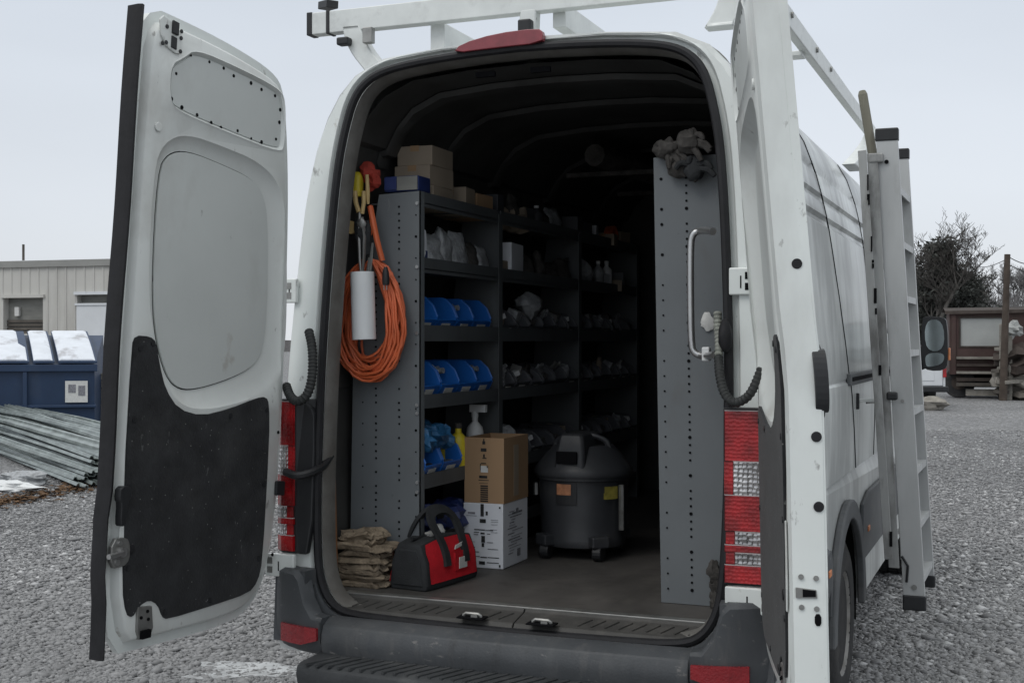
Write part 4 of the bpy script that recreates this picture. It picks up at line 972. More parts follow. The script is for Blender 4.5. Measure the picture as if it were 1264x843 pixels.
# ================================================================ GOODS ON THE LEFT SHELVES
def carton(name,c,d,rz,m,label,cat='carton',flaps=False,tape=True,group=None):
    T=Matrix.Translation(c)@Matrix.Rotation(rz,4,'Z')
    b=MB(T); b.bx(-d[0]/2,d[0]/2,-d[1]/2,d[1]/2,0,d[2]); o=b.build(name,m,None,tuple(c),bev=.003)
    tag(o,label,cat,group)
    if tape:
        b=MB(T); b.bx(-.018,.018,-d[1]/2-.001,d[1]/2+.001,d[2]*.72,d[2]+.001); b.build('tape','oldcard' if m!='oldcard' else 'card',o)
    return o
z0=2.074-.045
def top(y): return z0
xq=-.60
# cartons on top shelf (photo: tall stack just past the blue tray)
carton('carton',(-.60,.60,2.03),(.15,.20,.085),.05,'oldcard','pale shallow carton at the bottom of the stack on the top shelf')
carton('carton',(-.605,.60,2.1155),(.15,.20,.075),-.03,'oldcard','pale carton in the middle of the stack on the top shelf')
carton('carton',(-.605,.61,2.191),(.145,.195,.075),.02,'oldcard','flat pale carton lying at the top of the stack on the top shelf')
carton('carton',(-.59,.84,2.03),(.14,.12,.11),.1,'oldcard','small square carton behind the carton stack on the top shelf')
carton('carton',(-.60,1.0,2.03),(.16,.14,.10),-.08,'card','low brown carton third along the top shelf')
b=MB()
for i in range(3): b.blob((-.58+.01*i,1.30+i*.09,2.06),(.05,.06,.05),i,.3)
o=b.build('plastic_sack','oldcard',None,(-.58,1.3,2.03),smooth=True); tag(o,'crumpled pale sack on the top shelf in the middle bay','sack')
b=MB(); b.tube([(-.25,1.6,2.36),(-.2,2.1,2.37),(-.15,3.0,2.36)],[.05,.06,.05],10); 
for y in(1.8,2.6): b.bar((-.45,y,2.30),(.1,y,2.30),.03,.02)
o=b.build('rolled_tarp','darkcloth',None,(-.2,2.2,2.3),smooth=True); tag(o,'rolled dark tarp stowed under the roof deep inside the van','tarp')
# blue tray box on the end panel
p=onY(487,236,.40)
b=MB(); b.bx(-.655,-.515,.365,.47,2.077,2.135); o=b.build('tray_box','navy',None,(-.585,.42,2.077),bev=.006); tag(o,'small dark blue box with grey front, on top of the left shelf end panel','box')
b=MB(); b.bx(-.60,-.518,.360,.366,2.082,2.132); b.build('front_label','greyboard',o); b=MB(); b.bx(-.652,-.602,.361,.366,2.085,2.13); b.build('blue_label','navy',o)
# second shelf goods (clear bags, packets)
k=1; zk=shelf_z(1)+.001
b=MB(); b.rings([[(-.545+dx,.40+y,zk+z) for y,z in((0,0),(.10,0),(.105,.07),(.095,.15),(.02,.135),(-.005,.07))] for dx in(0,-.06)],True); o=b.build('packet','whitecard',None,(-.57,.45,zk),bev=.006); tag(o,'white packet with an orange disc on the second shelf','packet')
b=MB(); b.cyl((-.5445,.435,zk+.075),(-.5425,.435,zk+.075),.026,n=18); b.build('orange_disc','orangelab',o)
b=MB(); b.bx(-.5445,-.543,.47,.50,zk+.03,zk+.07); b.build('blue_patch','navy',o)
b=MB(); b.blob((-.53,.385,zk+.055),(.03,.025,.055),9,.2); o=b.build('plastic_bag','white',None,(-.53,.385,zk),smooth=True); tag(o,'small white bag squeezed in beside the orange-disc packet','bag')
for i,(y,h,mm,lab) in enumerate(((.56,.09,'bagclear','cloudy clear bag of parts just past the orange-disc packet'),(.66,.11,'bagclear','upright clear bag of dark parts in the middle of the second shelf'),(.78,.105,'bagclear','wrinkled clear bag with pale edge on the second shelf'),(.90,.085,'darkcloth','dark brown bundle on the second shelf'),(1.01,.08,'bagclear','last clear bag of the second shelf, against the upright'))):
    b=MB(); pouch(b,(-.545,y,zk),.115,h*1.55,.06,i+3,.25*math.sin(i*2.1),.12); o=b.build('plastic_bag',mm,None,(-.56,y,zk),smooth=True); tag(o,lab,'bag')
# shelf 5: bottles, bag heap
zk=shelf_z(4)+.001
def bottle(x,y,z,r,h,m,label,cap='black',spray=False):
    b=MB(); b.lathe([(0,0),(r,0),(r,h*.62),(r*.9,h*.72),(r*.35,h*.82),(r*.35,h*.9),(0,h*.9)],(x,y,z),16); o=b.build('bottle',m,None,(x,y,z),smooth=True); tag(o,label,'bottle')
    b=MB(); b.cyl((x,y,z+h*.9),(x,y,z+h),r*.4,n=12)
    if spray: b.box((x+.015,y,z+h+.012),(.07,.022,.03))
    b.build('cap',cap,o); return o
bottle(-.535,.76,zk,.036,.20,'yellow','yellow bottle standing near the brown carton','darkcloth')
bottle(-.60,.70,zk,.034,.20,'yellow','yellow bottle behind the other, half hidden by blue bags','yellow')
bottle(-.56,.98,zk,.036,.235,'white','white spray bottle behind the brown carton','white',True)
b=MB(); b.blob((-.535,.80,zk+.05),(.03,.05,.05),2,.25); o=b.build('plastic_bag','yellow',None,(-.535,.8,zk),smooth=True); tag(o,'low yellow pouch in front of the yellow bottles','pouch')
b=MB()
for i in range(3): b.blob((-.545,.44+i*.085,zk+.155+.015*(i%2)),(.06,.055,.05),i+11,.35)
o=b.build('plastic_bag','bluebag',None,(-.545,.5,zk+.12),smooth=False); tag(o,'heap of dark blue bags piled on the lower blue bins','bag')
# bottom: dark blue heap
b=MB()
for i in range(4): b.blob((-.56,.5+i*.1,.80+.05),(.08,.07,.06),i+21,.35)
o=b.build('tarp_bundle','navy',None,(-.56,.6,.767),smooth=False); tag(o,'dark blue bundle on the bottom shelf behind the red bag','bundle')
# middle bay second shelf: white carton, etc.
zk=shelf_z(1)+.001
carton('carton',(-.60,1.33,zk),(.17,.20,.155),.12,'whitecard','white carton standing in the middle bay on the second shelf')
carton('carton',(-.55,1.20,zk),(.06,.09,.075),.0,'oldcard','small pale box in front of the white carton')
for i,(y,h) in enumerate(((1.55,.08),(1.70,.10),(1.86,.07),(2.0,.09))):
    b=MB(); pouch(b,(-.55,y,zk),.12,h*1.5,.07,i+31,.3*math.sin(i*1.7),.1); o=b.build('plastic_bag','darkcloth',None,(-.55,y,zk),smooth=True); tag(o,'%s dark lumpy bag behind the white carton on the second shelf'%('first','second','third','fourth')[i],'bag','dark bags in the middle bay')
bottle(-.535,2.52,zk,.03,.15,'bagclear','clear bottle in the front bay on the second shelf','white')
bottle(-.54,2.68,zk,.03,.16,'white','slim white bottle in the front bay on the second shelf','white')
b=MB(); b.blob((-.56,2.28,zk+.07),(.06,.07,.075),41,.25); o=b.build('plastic_bag','bagclear',None,(-.56,2.28,zk),smooth=True); tag(o,'pale bag leaning on the upright between middle and front bays','bag')
b=MB(); zk=shelf_z(2)+.112
b.blob((-.55,1.55,zk+.03),(.06,.07,.06),51,.25); o=b.build('plastic_bag','bagclear',None,(-.55,1.55,zk),smooth=True); tag(o,'crumpled white bag on top of the dark bins, middle bay','bag')
b=MB(); zk=shelf_z(4)+.001
b.blob((-.55,1.25,zk+.075),(.07,.09,.085),61,.2); o=b.build('plastic_sack','bagclear',None,(-.55,1.25,zk),smooth=True); tag(o,'pale sack just behind the brown carton','sack')
# further stock on the two upper shelves and spilling out of the bin rows
rnd=random.Random(31)
bayn=('nearest','middle','farthest'); ordn=('first','second','third','fourth','fifth','sixth','seventh','eighth')
def stock(zs,shelfname,bay,ys,grp):
    for i,y in enumerate(ys):
        kind=rnd.choice(('box','box','bag','jar','coil','bag','bottle'))
        x=-.575+rnd.uniform(-.03,.02)
        pos='%s along the %s of the %s bay'%(ordn[i],shelfname,bayn[bay])
        if kind=='box':
            m=rnd.choice(('oldcard','card','whitecard','greybin')); d=(rnd.uniform(.08,.15),rnd.uniform(.07,.13),rnd.uniform(.05,.12))
            carton('small_box',(x,y,zs),d,rnd.uniform(-.3,.3),m,'small %s box, %s'%({'oldcard':'pale','card':'brown','whitecard':'white','greybin':'dark'}[m],pos),'box',tape=(m!='greybin'),group=grp)
        elif kind=='bag':
            m=rnd.choice(('bagclear','darkcloth','bagclear','oldcard')); h=rnd.uniform(.05,.085); b=MB(); pouch(b,(x,y,zs),.11,h*1.7,.065,rnd.randint(1,99),rnd.uniform(-.4,.4),.12); o=b.build('plastic_bag',m,None,(x,y,zs),smooth=True); tag(o,'lumpy %s bag, %s'%({'bagclear':'cloudy','darkcloth':'dark','oldcard':'pale brown'}[m],pos),'bag',grp)
        elif kind=='jar':
            r_=rnd.uniform(.03,.045); h=rnd.uniform(.07,.11); m=rnd.choice(('bagclear','greybin','zinc')); b=MB(); b.lathe([(0,0),(r_,0),(r_,h*.85),(r_*.9,h*.88),(r_*.9,h),(0,h)],(x,y,zs),14); o=b.build('jar',m,None,(x,y,zs),smooth=True); tag(o,'%s jar or can, %s'%({'bagclear':'cloudy','greybin':'dark','zinc':'metal'}[m],pos),'jar',grp)
        elif kind=='coil':
            m=rnd.choice(('black','palecond','cord','white')); b=MB()
            for q in range(4): b.tube([(x+.012*q-.02,y+.055*math.cos(a),zs+.062+.055*math.sin(a)) for a in np.linspace(0,2*PI,21)[:-1]],.0065,6,closed=True)
            o=b.build('cable_coil',m,None,(x,y,zs),smooth=True); tag(o,'upright %s cable coil, %s'%({'black':'black','palecond':'grey','cord':'orange','white':'white'}[m],pos),'cable coil',grp)
        else:
            bottle(x,y,zs,rnd.uniform(.025,.034),rnd.uniform(.11,.15),rnd.choice(('white','greybin','bagclear')),'small bottle, '+pos,rnd.choice(('black','white')))
stock(2.037,'top shelf',1,(1.2,1.42,1.55,1.68,1.82,1.96),'stock on the upper shelves')
stock(2.037,'top shelf',2,(2.2,2.36,2.52,2.68,2.84,3.0),'stock on the upper shelves')
stock(shelf_z(1)+.001,'second shelf',2,(2.40,2.62,2.78,2.92,3.04),'stock on the upper shelves')
for k,nm_ in((2,'upper'),(3,'lower')):
    for bay,y0 in((1,1.11),(2,2.13)):
        for i,dy in enumerate((.12,.30,.47,.62,.80)):
            y=y0+dy+rnd.uniform(-.03,.03); zt_=shelf_z(k)+.085; b=MB(); m=rnd.choice(('bagclear','darkcloth','zinc','darkcloth','oldcard','bagclear'))
            r_=rnd.uniform(.028,.05); kk=rnd.choice((0,0,1,2))
            if kk==0: pouch(b,(-.56,y,zt_-.04),r_*2.1,rnd.uniform(.08,.12),.03,rnd.randint(1,99),rnd.uniform(-.4,.4),rnd.uniform(-.3,.4))
            elif kk==1: b.box((-.56,y,zt_),(.05,r_*1.6,.075),Matrix.Rotation(rnd.uniform(-.4,.4),3,'X')@Matrix.Rotation(rnd.uniform(-.4,.4),3,'Y'))
            else:
                for q_ in range(3): b.cyl((-.60,y+.02*q_-.02,zt_-.02),(-.535+rnd.uniform(-.01,.01),y+.02*q_-.02+rnd.uniform(-.01,.01),zt_+rnd.uniform(.02,.05)),.009,n=8)
            o=b.build('parts_packet',m,None,(-.55,y,zt_),smooth=True)
            tag(o,'%s packet poking out of the %s bin row, %s in the %s bay'%({'bagclear':'cloudy','white':'white','zinc':'metallic','darkcloth':'dark','oldcard':'pale brown'}[m],nm_,ordn[i],bayn[bay]),'packet','packets in the bin rows')
# ================================================================ HANGING GEAR AT THE LEFT END PANEL
# orange cord coil
cc=onY(459,396,.31); rx=(onY(503,396,.31).x-onY(415,396,.31).x)/2; rzv=(onY(459,318,.31).z-onY(459,470,.31).z)/2
b=MB(); rnd=random.Random(11); path=[]
NT=30
for k in range(NT*28):
    t=k/28; a=2*PI*t
    if k%28==0: jx=rnd.uniform(.42,1.03); jz=rnd.uniform(.50,1.02); jy=rnd.uniform(-.035,.035); ox=rnd.uniform(-.008,.008)
    f=(k%28)/28
    if k==0: pj=(jx,jz,jy,ox)
    if k%28==0 and k>0: pass
    cur=(jx,jz,jy,ox)
    if k%28==0: prevj=locals().get('lastj',cur)
    m_=[lerp(prevj[i],cur[i],min(1,f*1.4)) for i in range(4)]
    lastj=cur
    # egg shape: narrower on top, tied at the top
    x=math.sin(a); z=math.cos(a)
    wx=rx*m_[0]*(1-.12*z)
    topk=.965 if z>.0 else m_[1]
    wz=rzv*(lerp(m_[1],.97,max(0,z)))
    path.append((cc.x+m_[3]+wx*x+.004*math.sin(7*a+t*3),cc.z and .305+m_[2]*(1-.75*max(0,z))+.004*math.cos(5*a+t),cc.z+wz*z+.004*math.sin(5*a+t*2)))
b.tube(path,.0050,6)
coil=b.build('extension_cord','cord',None,(cc.x,.31,cc.z-rzv),smooth=True); tag(coil,'long orange extension cord coiled and hung on the left shelf end','extension cord')
b=MB(); b.tube(chaikin([tuple(onY(472,322,.30)),tuple(onY(466,300,.29)),tuple(onY(461,275,.285)),tuple(onY(457,255,.30))],2,False),.011,8); b.tube(chaikin([tuple(onY(448,322,.29)),tuple(onY(455,300,.285)),tuple(onY(459,275,.30)),tuple(onY(458,255,.315))],2,False),.008,8); b.build('cord_loop','cord',coil,smooth=True)
p=onY(476,340,.262); b=MB(); b.tube([p+Vector((0,0,.03)),p+Vector((0,0,.012)),p+Vector((.001,0,-.02)),p+Vector((.001,0,-.035))],[.006,.012,.014,.012],10); b.build('plug','black',coil,smooth=True); b=MB(); b.bx(p.x-.007,p.x-.004,p.y-.002,p.y+.002,p.z-.052,p.z-.034); b.bx(p.x+.004,p.x+.007,p.y-.002,p.y+.002,p.z-.052,p.z-.034); b.build('plug_prong','steel',coil)
# white tube
pt=onY(447,336,.235); pb=onY(449.5,419,.235); r=(onY(463,380,.235).x-onY(435,380,.235).x)/2*.93
b=MB(); rg=[]
d_=(pt-pb)
b.tube([pb,pt],r,28,False); b.tube([pb+d_*.002,pt-d_*.002],r-.004,28,False)
def ann(c,r0,r1):
    b.rings([[c+Vector((q*math.cos(2*PI*k/28),q*math.sin(2*PI*k/28),0)) for k in range(28)] for q in(r0,r1)],False)
ann(pb,r,r-.004);ann(pt,r,r-.004)
tube=b.build('plastic_tube','pvc',None,tuple(pb),smooth=True); tag(tube,'white plastic tube hung in front of the orange cord, tools in its top','plastic tube')
# tools above: pliers, handles, red cloth, hanging straps
def tl(name,fn,m,label,cat,o,smooth=True):
    b=MB(); fn(b); t_=b.build(name,m,None,tuple(o),smooth=smooth); return tag(t_,label,cat)
P=lambda x,y,Y=.27: onY(x,y,Y)
o=tl('pliers',lambda b:[b.tube([P(444,262),P(443,290),P(444,320),P(446,345)],[.006,.007,.006,.003],6),b.tube([P(447,268),P(450,292),P(449,322),P(447,345)],[.006,.007,.006,.003],6),b.blob(P(446,276),(.018,.012,.02),3,.15)],'zinc','long steel pliers hanging above the white tube','pliers',P(445,345))
b=MB(); b.tube([P(443,262,.268),P(439,250,.268),P(438,236,.268)],.009,8); b.build('handle_grip','tan',o,smooth=True)
b=MB(); b.tube([P(447,264,.268),P(449,250,.268),P(449,236,.268)],.008,8); b.build('handle_grip','tan',o,smooth=True)
tl('spray_can',lambda b:b.lathe([(0,0),(.022,0),(.022,.075),(.014,.085),(.008,.09),(0,.09)],P(441,243,.30),14),'yellow','small yellow-green can tucked high at the left door pillar','can',P(441,243,.30))
tl('screwdriver',lambda b:b.tube([P(453,216,.28),P(454,240,.28),P(454.5,252,.28)],[.007,.008,.005],8),'tan','wooden handled tool standing upright beside the yellow can','hand tool',P(454,252,.28))
tl('cloth',lambda b:[b.blob(P(454,213,.32),(.035,.03,.035),5,.3),b.blob(P(460,222,.33),(.03,.03,.04),6,.3)],'redcloth','crumpled red cloth stuffed above the left shelf end','cloth',P(456,222,.32),False)
tl('glove',lambda b:[b.blob(P(445,283,.28),(.022,.018,.05),8,.3),b.blob(P(452,298,.285),(.024,.018,.07),9,.3)],'bagblack','dark glove hanging between the pliers and the cord','glove',P(447,300,.28),False)
tl('tape_roll',lambda b:b.lathe([(.012,-.01),(.024,-.01),(.024,.01),(.012,.01)],P(434,281,.29),16,'y'),'tan','small tan roll hanging at the far left beside the pliers','tape roll',P(434,290,.29))
tl('clamp',lambda b:[b.tube([P(456,318,.25),P(455,330,.25),P(452,350,.25)],[.004,.007,.005],6),b.tube([P(460,300,.25),P(458,320,.25),P(456,345,.25)],[.004,.007,.004],6)],'zinc','pair of thin steel shears standing in the white tube','shears',P(456,345,.25))
# wooden board at the left pillar
a=onY(408,548,.20); c=onY(412,700,.20)
b=MB(); b.bar(c,a,.030,.012,up=(0,1,0)); b.bar(onY(409,560,.2),onY(406,400,.20),.012,.01,up=(0,1,0)); o=b.build('wooden_strip','orangewood',None,tuple(c),bev=.002); tag(o,'orange brown wooden strip leaning inside the left door pillar','wooden strip')
# ================================================================ FLOOR GOODS
# crumpled brown stack
b=MB(); rnd=random.Random(21)
st=thing('cloth_stack','stack of crumpled brown drop cloths on the floor at the left','cloth stack',(-.685,.29,FZ))
for i in range(9):
    z=FZ+.012+i*.0215; b=MB(); n=22
    cx=-.685+rnd.uniform(-.014,.014); cy=.275+rnd.uniform(-.008,.008); wx=.108+rnd.uniform(-.022,.012); wy=.066+rnd.uniform(-.012,.006)
    if i>6: wx*=.86; wy*=.85
    rr=[]
    for zz,k in((-.010,.93),(-.006,1.0),(.005,1.0),(.0105,.9),(.011,.5)):
        ring=[]
        for q in range(n):
            a=2*PI*q/n; ca,sa=math.cos(a),math.sin(a); e_=.45
            x=math.copysign(abs(ca)**e_,ca); y=math.copysign(abs(sa)**e_,sa)
            nz=noise.noise(Vector((ca*2.2+i*5,sa*2.2,zz*60+i)))
            n2=noise.noise(Vector((ca*4+i*3,sa*4,i*9)))
            ring.append((cx+x*wx*k*(1+.34*nz+.12*n2),cy+y*wy*k*(1+.34*nz),z+zz*(1+.5*n2)+.016*n2))
        rr.append(ring)
    b.rings(rr,True); b.build('folded_cloth','brownpaper',st,smooth=False)
# red tool bag
T=Matrix.Translation((-.4725,.415,FZ))@Matrix.Rotation(R(-8),4,'Z')@Matrix.Diagonal((1.08,.93,1.0,1))
bag=thing('tool_bag','red and black canvas tool bag with dark handles on the cargo floor','tool bag',(-.4725,.415,FZ))
def bsect(y,s,h): # cross section in x,z
    return [(-.072*s,y,.0),(-.078*s,y,.02),(-.070*s,y,.10),(-.045*s,y,h),(.045*s,y,h),(.070*s,y,.10),(.078*s,y,.02),(.072*s,y,.0)]
b=MB(T); ys=[(-.185,.86,.150),(-.18,.96,.162),(-.10,1.02,.176),(0,1.03,.180),(.10,1.02,.176),(.18,.96,.162),(.185,.86,.150)]
b.rings([bsect(*q) for q in ys],True); b.build('bag_body','bagblack',bag,bev=.006,smooth=True)
for sx in(-1,1):
    b=MB(T); b.rings([[(sx*(.0795 if z<.03 else .0715 if z<.11 else .0475)+sx*.004*k,y,z) for k in(0,1)] for y in(-.15,.172) for z in ()] or [[(0,0,0)]*3]*2,False) if False else None
    b=MB(T)
    rows=[(.0815,.024),(.0765,.06),(.0735,.10),(.060,.142),(.0515,.168)]
    cols=[-.165,-.08,.0,.08,.165]
    g_=[[(sx*(x*(1.02 if abs(y)<.12 else .985)),y*(1-.06*(z>.15)),z+(.004 if abs(y)<.1 else -.008)*(z>.1)) for y in cols] for x,z in rows]
    b.rings(g_,False,False,False); g2=[[(x-sx*.006,y,z) for x,y,z in r0_] for r0_ in g_]; b.rings(g2,False,False,False)
    b.build('red_panel','bagred',bag,smooth=True)
    b=MB(T); b.rings([[(sx*(.084 if z<.1 else .079),y,z) for y in(.0,.11)] for z in(.05,.10,.118)],False,False,False); b.rings([[(sx*(.0765 if z<.1 else .072),y,z) for y in(.0,.11)] for z in(.05,.10,.118)],False,False,False); b.bx(*((sx*.075,sx*.0835)),-.001,.001,.05,.116); b.bx(*((sx*.075,sx*.0835)),.109,.111,.05,.116)
    pk=b.build('front_pocket','bagred',bag)
    b=MB(T); b.bx(sx*.0835,sx*.0865,.025,.08,.055,.095); b.build('pocket_label','label',pk)
    b=MB(T); b.prism([(.015,.125),(.075,.134),(.06,.14),(.07,.147),(.02,.138)],lambda y,z,t:(sx*(.0705+t),y,z),0,.003); b.build('white_logo','label',bag)
    hp=[(.083,-.055,.075),(.079,-.055,.11),(.064,-.058,.155),(.05,-.07,.19),(.025,-.075,.235),(.012,-.05,.262),(.01,.0,.268),(.012,.05,.262),(.025,.09,.235),(.05,.088,.19),(.064,.082,.155),(.079,.08,.11),(.083,.08,.075)]
    b=MB(T); P_=chaikin([(sx*x,y,z) for x,y,z in hp],2,False); 
    rr=[]
    for i,p in enumerate(P_):
        a=Vector(P_[max(i-1,0)]);c=Vector(P_[min(i+1,len(P_)-1)]);d=(c-a).normalized(); nx=Vector((sx*.8,0,.6)); w=d.cross(nx).normalized()*.018; t_=w.cross(d).normalized()*.006
        p=Vector(p); rr.append([p-w-t_,p+w-t_,p+w+t_,p-w+t_])
    b.rings(rr,True); b.build('handle','bagblack',bag,smooth=True)
b=MB(T); b.rings([[(x,-.190,z) for x,z in((-.055,.02),(.055,.02),(.05,.10),(.033,.14),(-.033,.14),(-.05,.10))],[(x,-.186,z) for x,z in((-.058,.015),(.058,.015),(.052,.10),(.035,.145),(-.035,.145),(-.052,.10))]],True); b.build('end_panel','bagblack',bag)
b=MB(T); b.rings([[(-.05*k,-.17,.09),(-.066*k,-.165,.10),(-.046*k,-.16,.16),(-.035*k,-.165,.15)] for k in(1,1.02)],True); b.rings([[(sx*.074,y,z) for y,z in((-.183,.025),(-.150,.025),(-.150,.10),(-.16,.10))] for sx in(-1.02,-1.0)],True); b.build('red_corner','bagred',bag)
b=MB(T); b.blob((.0,.03,.185),(.018,.03,.022),5,.3); b.blob((.01,-.02,.18),(.02,.05,.012),6,.3); b.build('tool_in_bag','label',bag,smooth=True)
b=MB(T); b.tube([(.0,-.16,.176),(.0,.16,.176)],.006,6); b.build('zip','black',bag)
# white carton + brown carton on top
wb=thing('carton','white printed carton on the cargo floor under the brown carton','carton',(-.42,.874,FZ))
bw,bd_,bh=.168,.26,.252
x1=-.338; y0=.744
b=MB(); b.bx(x1-bw,x1,y0,y0+bd_,FZ+.001,FZ+bh); b.build('box_walls','whitecard',wb,bev=.003)
rnd=random.Random(4)
def printlines(par,face,rows):
    b=MB()
    for (u0,u1,v0,v1) in rows:
        if face=='front': b.bx(x1-bw+u0*bw,x1-bw+u1*bw,y0-.0022,y0-.001,FZ+v0*bh,FZ+v1*bh)
        else: b.bx(x1+.001,x1+.0022,y0+u0*bd_,y0+u1*bd_,FZ+v0*bh,FZ+v1*bh)
    return b
rows=[(.44,.52,.80,.99),(.57,.62,.82,.88),(.42,.57,.70,.76),(.28,.55,.585,.60),(.56,.75,.585,.595),(.27,.40,.545,.555),(.27,.38,.51,.52),(.44,.54,.525,.55),(.46,.55,.40,.50),(.47,.53,.33,.39),(.60,.68,.53,.54),(.10,.40,.245,.255),(.10,.42,.175,.185),(.44,.60,.165,.178),(.62,.9,.17,.18),(.40,.55,.06,.11),(.60,.9,.09,.1),(.08,.30,.315,.325),(.62,.88,.30,.306),(.90,.94,.03,.07),(.90,.94,.93,.96)]
printlines(wb,'front',rows).build('print','ink',wb)['kind']='stuff'
printlines(wb,'front',[(.70,.88,.72,.725),(.70,.88,.75,.755),(.70,.86,.68,.685),(.68,.85,.60,.605),(.70,.86,.56,.565),(.08,.34,.80,.806),(.12,.30,.83,.86),(.60,.75,.40,.41),(.1,.3,.40,.405)]).build('fine_print','paleink',wb)['kind']='stuff'
rr=[]
for i in range(16):
    v=.2+i*.043; u=rnd.uniform(.15,.35); rr.append((u,u+rnd.uniform(.15,.5),v,v+rnd.choice((.006,.01,.014))))
printlines(wb,'side',rr+[(.55,.68,.12,.24),(.35,.75,.80,.83),(.5,.6,.83,.88)]).build('side_print','paleink',wb)['kind']='stuff'
cbx=thing('carton','brown open-topped cardboard carton on top of the white carton','carton',(-.42,.874,FZ+bh))
zb=FZ+bh+.001; ch=.253; th=.004
bx0=x1-bw+.003; bx1=x1+.002; by0=y0+.004; by1=y0+bd_+.0
b=MB(); b.bx(bx0,bx1,by0,by0+th,zb,zb+ch); b.bx(bx0,bx1,by1-th,by1,zb,zb+ch); b.bx(bx0,bx0+th,by0+th,by1-th,zb,zb+ch);b.bx(bx1-th,bx1,by0+th,by1-th,zb,zb+ch); b.bx(bx0+th,bx1-th,by0+th,by1-th,zb,zb+th); b.build('box_walls','card',cbx)
b=MB(); b.bar((bx0+.002,by1-.002,zb+ch),(bx1-.002,by1-.002,zb+ch+.001),.003,.06,up=(0,.3,1)); 
wbx=bx1-bx0
def pb_(u0,u1,v0,v1,b): b.bx(bx0+u0*wbx,bx0+u1*wbx,by0-.0015,by0-.0003,zb+v0*ch,zb+v1*ch)
b=MB()
for u0,u1,v0,v1 in((.46,.53,.90,.95),(.48,.51,.95,.985),(.42,.56,.79,.84),(.48,.52,.70,.75),(.46,.56,.68,.695),(.42,.55,.60,.615),(.40,.42,.50,.60),(.57,.60,.54,.57),(.38,.58,.38,.42),(.36,.62,.345,.355),(.38,.60,.30,.305)): pb_(u0,u1,v0,v1,b)
for i in range(8): pb_(.41,.60,.02+i*.033,.04+i*.033,b)
b.build('print','ink',cbx)['kind']='stuff'
b=MB(); pb_(.42,.60,.47,.57,b); b.build('shipping_label','label',cbx)
b=MB(); b.bx(bx1+.0003,bx1+.0015,by0+.10,by0+.15,zb+.02,zb+.22); b.build('side_tape','oldcard',cbx)
# ================================================================ SHOP VACUUM
vx,vy=-.165,1.20
vac=thing('shop_vacuum','black wet and dry drum vacuum on casters with an orange label','vacuum cleaner',(vx,vy,FZ))
b=MB(); b.lathe([(.0,.045),(.135,.045),(.145,.05),(.15,.075),(.148,.08),(.153,.16),(.152,.165),(.156,.24),(.155,.245),(.158,.315),(.168,.318),(.168,.332),(.0,.332)],(vx,vy,FZ),36); b.build('drum','vac',vac,smooth=True)
b=MB(); b.lathe([(.0,.33),(.174,.332),(.176,.345),(.168,.365),(.155,.385),(.13,.42),(.105,.45),(.0,.452)],(vx,vy,FZ),36); lid=b.build('lid','vac',vac,smooth=True)
b=MB(); b.rings([[(vx+x*k,vy-.06+y*k2,FZ+z) for x,y in((-.05,-.09),(.05,-.09),(.06,.12),(-.06,.12))] for z,k,k2 in((.36,1.15,1.1),(.44,1.0,1.0),(.49,.85,.9),(.505,.7,.8))],True); mh=b.build('motor_housing','vac',lid,bev=.01,smooth=True)
b=MB(); b.bx(vx-.045,vx+.03,vy-.165,vy-.155,FZ+.385,FZ+.435); b.build('switch_recess','hole',lid,bev=.003)
b=MB(); b.tube(chaikin([(vx-.10,vy-.02,FZ+.44),(vx-.09,vy-.02,FZ+.475),(vx+.02,vy-.04,FZ+.50),(vx+.09,vy-.02,FZ+.475),(vx+.10,vy-.02,FZ+.44)],2,False),.011,8); b.build('carry_handle','vac',lid,smooth=True)
def onDrum(a,z,r=.158): return Vector((vx+r*math.cos(a),vy+r*math.sin(a),FZ+z))
def wrap(name,a0,a1,z0,z1,m,par,r=.160):
    b=MB(); b.rings([[onDrum(R(a),z,r) for z in(z0,z1)] for a in np.linspace(a0,a1,7)],False,False,False); b.rings([[onDrum(R(a),z,r-.006) for z in(z0,z1)] for a in np.linspace(a0,a1,7)],False,False,False); return b.build(name,m,par)
dr=[o for o in vac.children if o.name.startswith('drum')][0]
wrap('brand_plate',-108,-80,.225,.315,'black',dr,.1605); wrap('orange_label',-106,-87,.262,.305,'dullorange',dr,.1625)
wrap('warning_label',-45,-25,.245,.295,'dullyellow',dr,.1615)
b=MB(); b.tube([onDrum(R(-22),.30,.172),onDrum(R(-22),.12,.172)],.010,6); b.build('drum_latch','zinc',vac)
b=MB(); b.tube([onDrum(R(190),.29,.172),onDrum(R(190),.24,.172)],.010,6); b.build('drum_latch','zinc',vac)
for a in(-128,-52,52,128):
    c=onDrum(R(a),.0,.155); b=MB(); b.rings([[onDrum(R(a+da),z,r_) for da,r_ in((-14,.14),(14,.14),(10,.185),(-10,.185))] for z in(.055,.10)],True); cs=b.build('caster','vac',vac,bev=.006)
    b=MB(); b.cyl((c.x-.016,c.y,FZ+.034),(c.x+.016,c.y,FZ+.034),.033,n=18); b.build('caster_wheel','black',cs,bev=.004)
vac.scale=(1.17,1.17,1.01)
# canister behind the vacuum
cx_,cy_=.135,1.75
b=MB(); b.lathe([(0,0),(.06,0),(.062,.25),(.05,.31),(.02,.34),(0,.34)],(cx_,cy_,FZ),20); ca_=b.build('canister','greybin',None,(cx_,cy_,FZ),smooth=True); tag(ca_,'dark grey canister with red collar standing behind the vacuum','canister')
b=MB(); b.lathe([(.0,.27),(.064,.27),(.064,.30),(0,.30)],(cx_,cy_,FZ),20); b.build('red_collar','redcloth',ca_)
b=MB(); b.cyl((cx_,cy_,FZ+.34),(cx_,cy_,FZ+.39),.022,n=12); b.box((cx_+.03,cy_,FZ+.39),(.10,.025,.02)); b.build('valve','black',ca_)
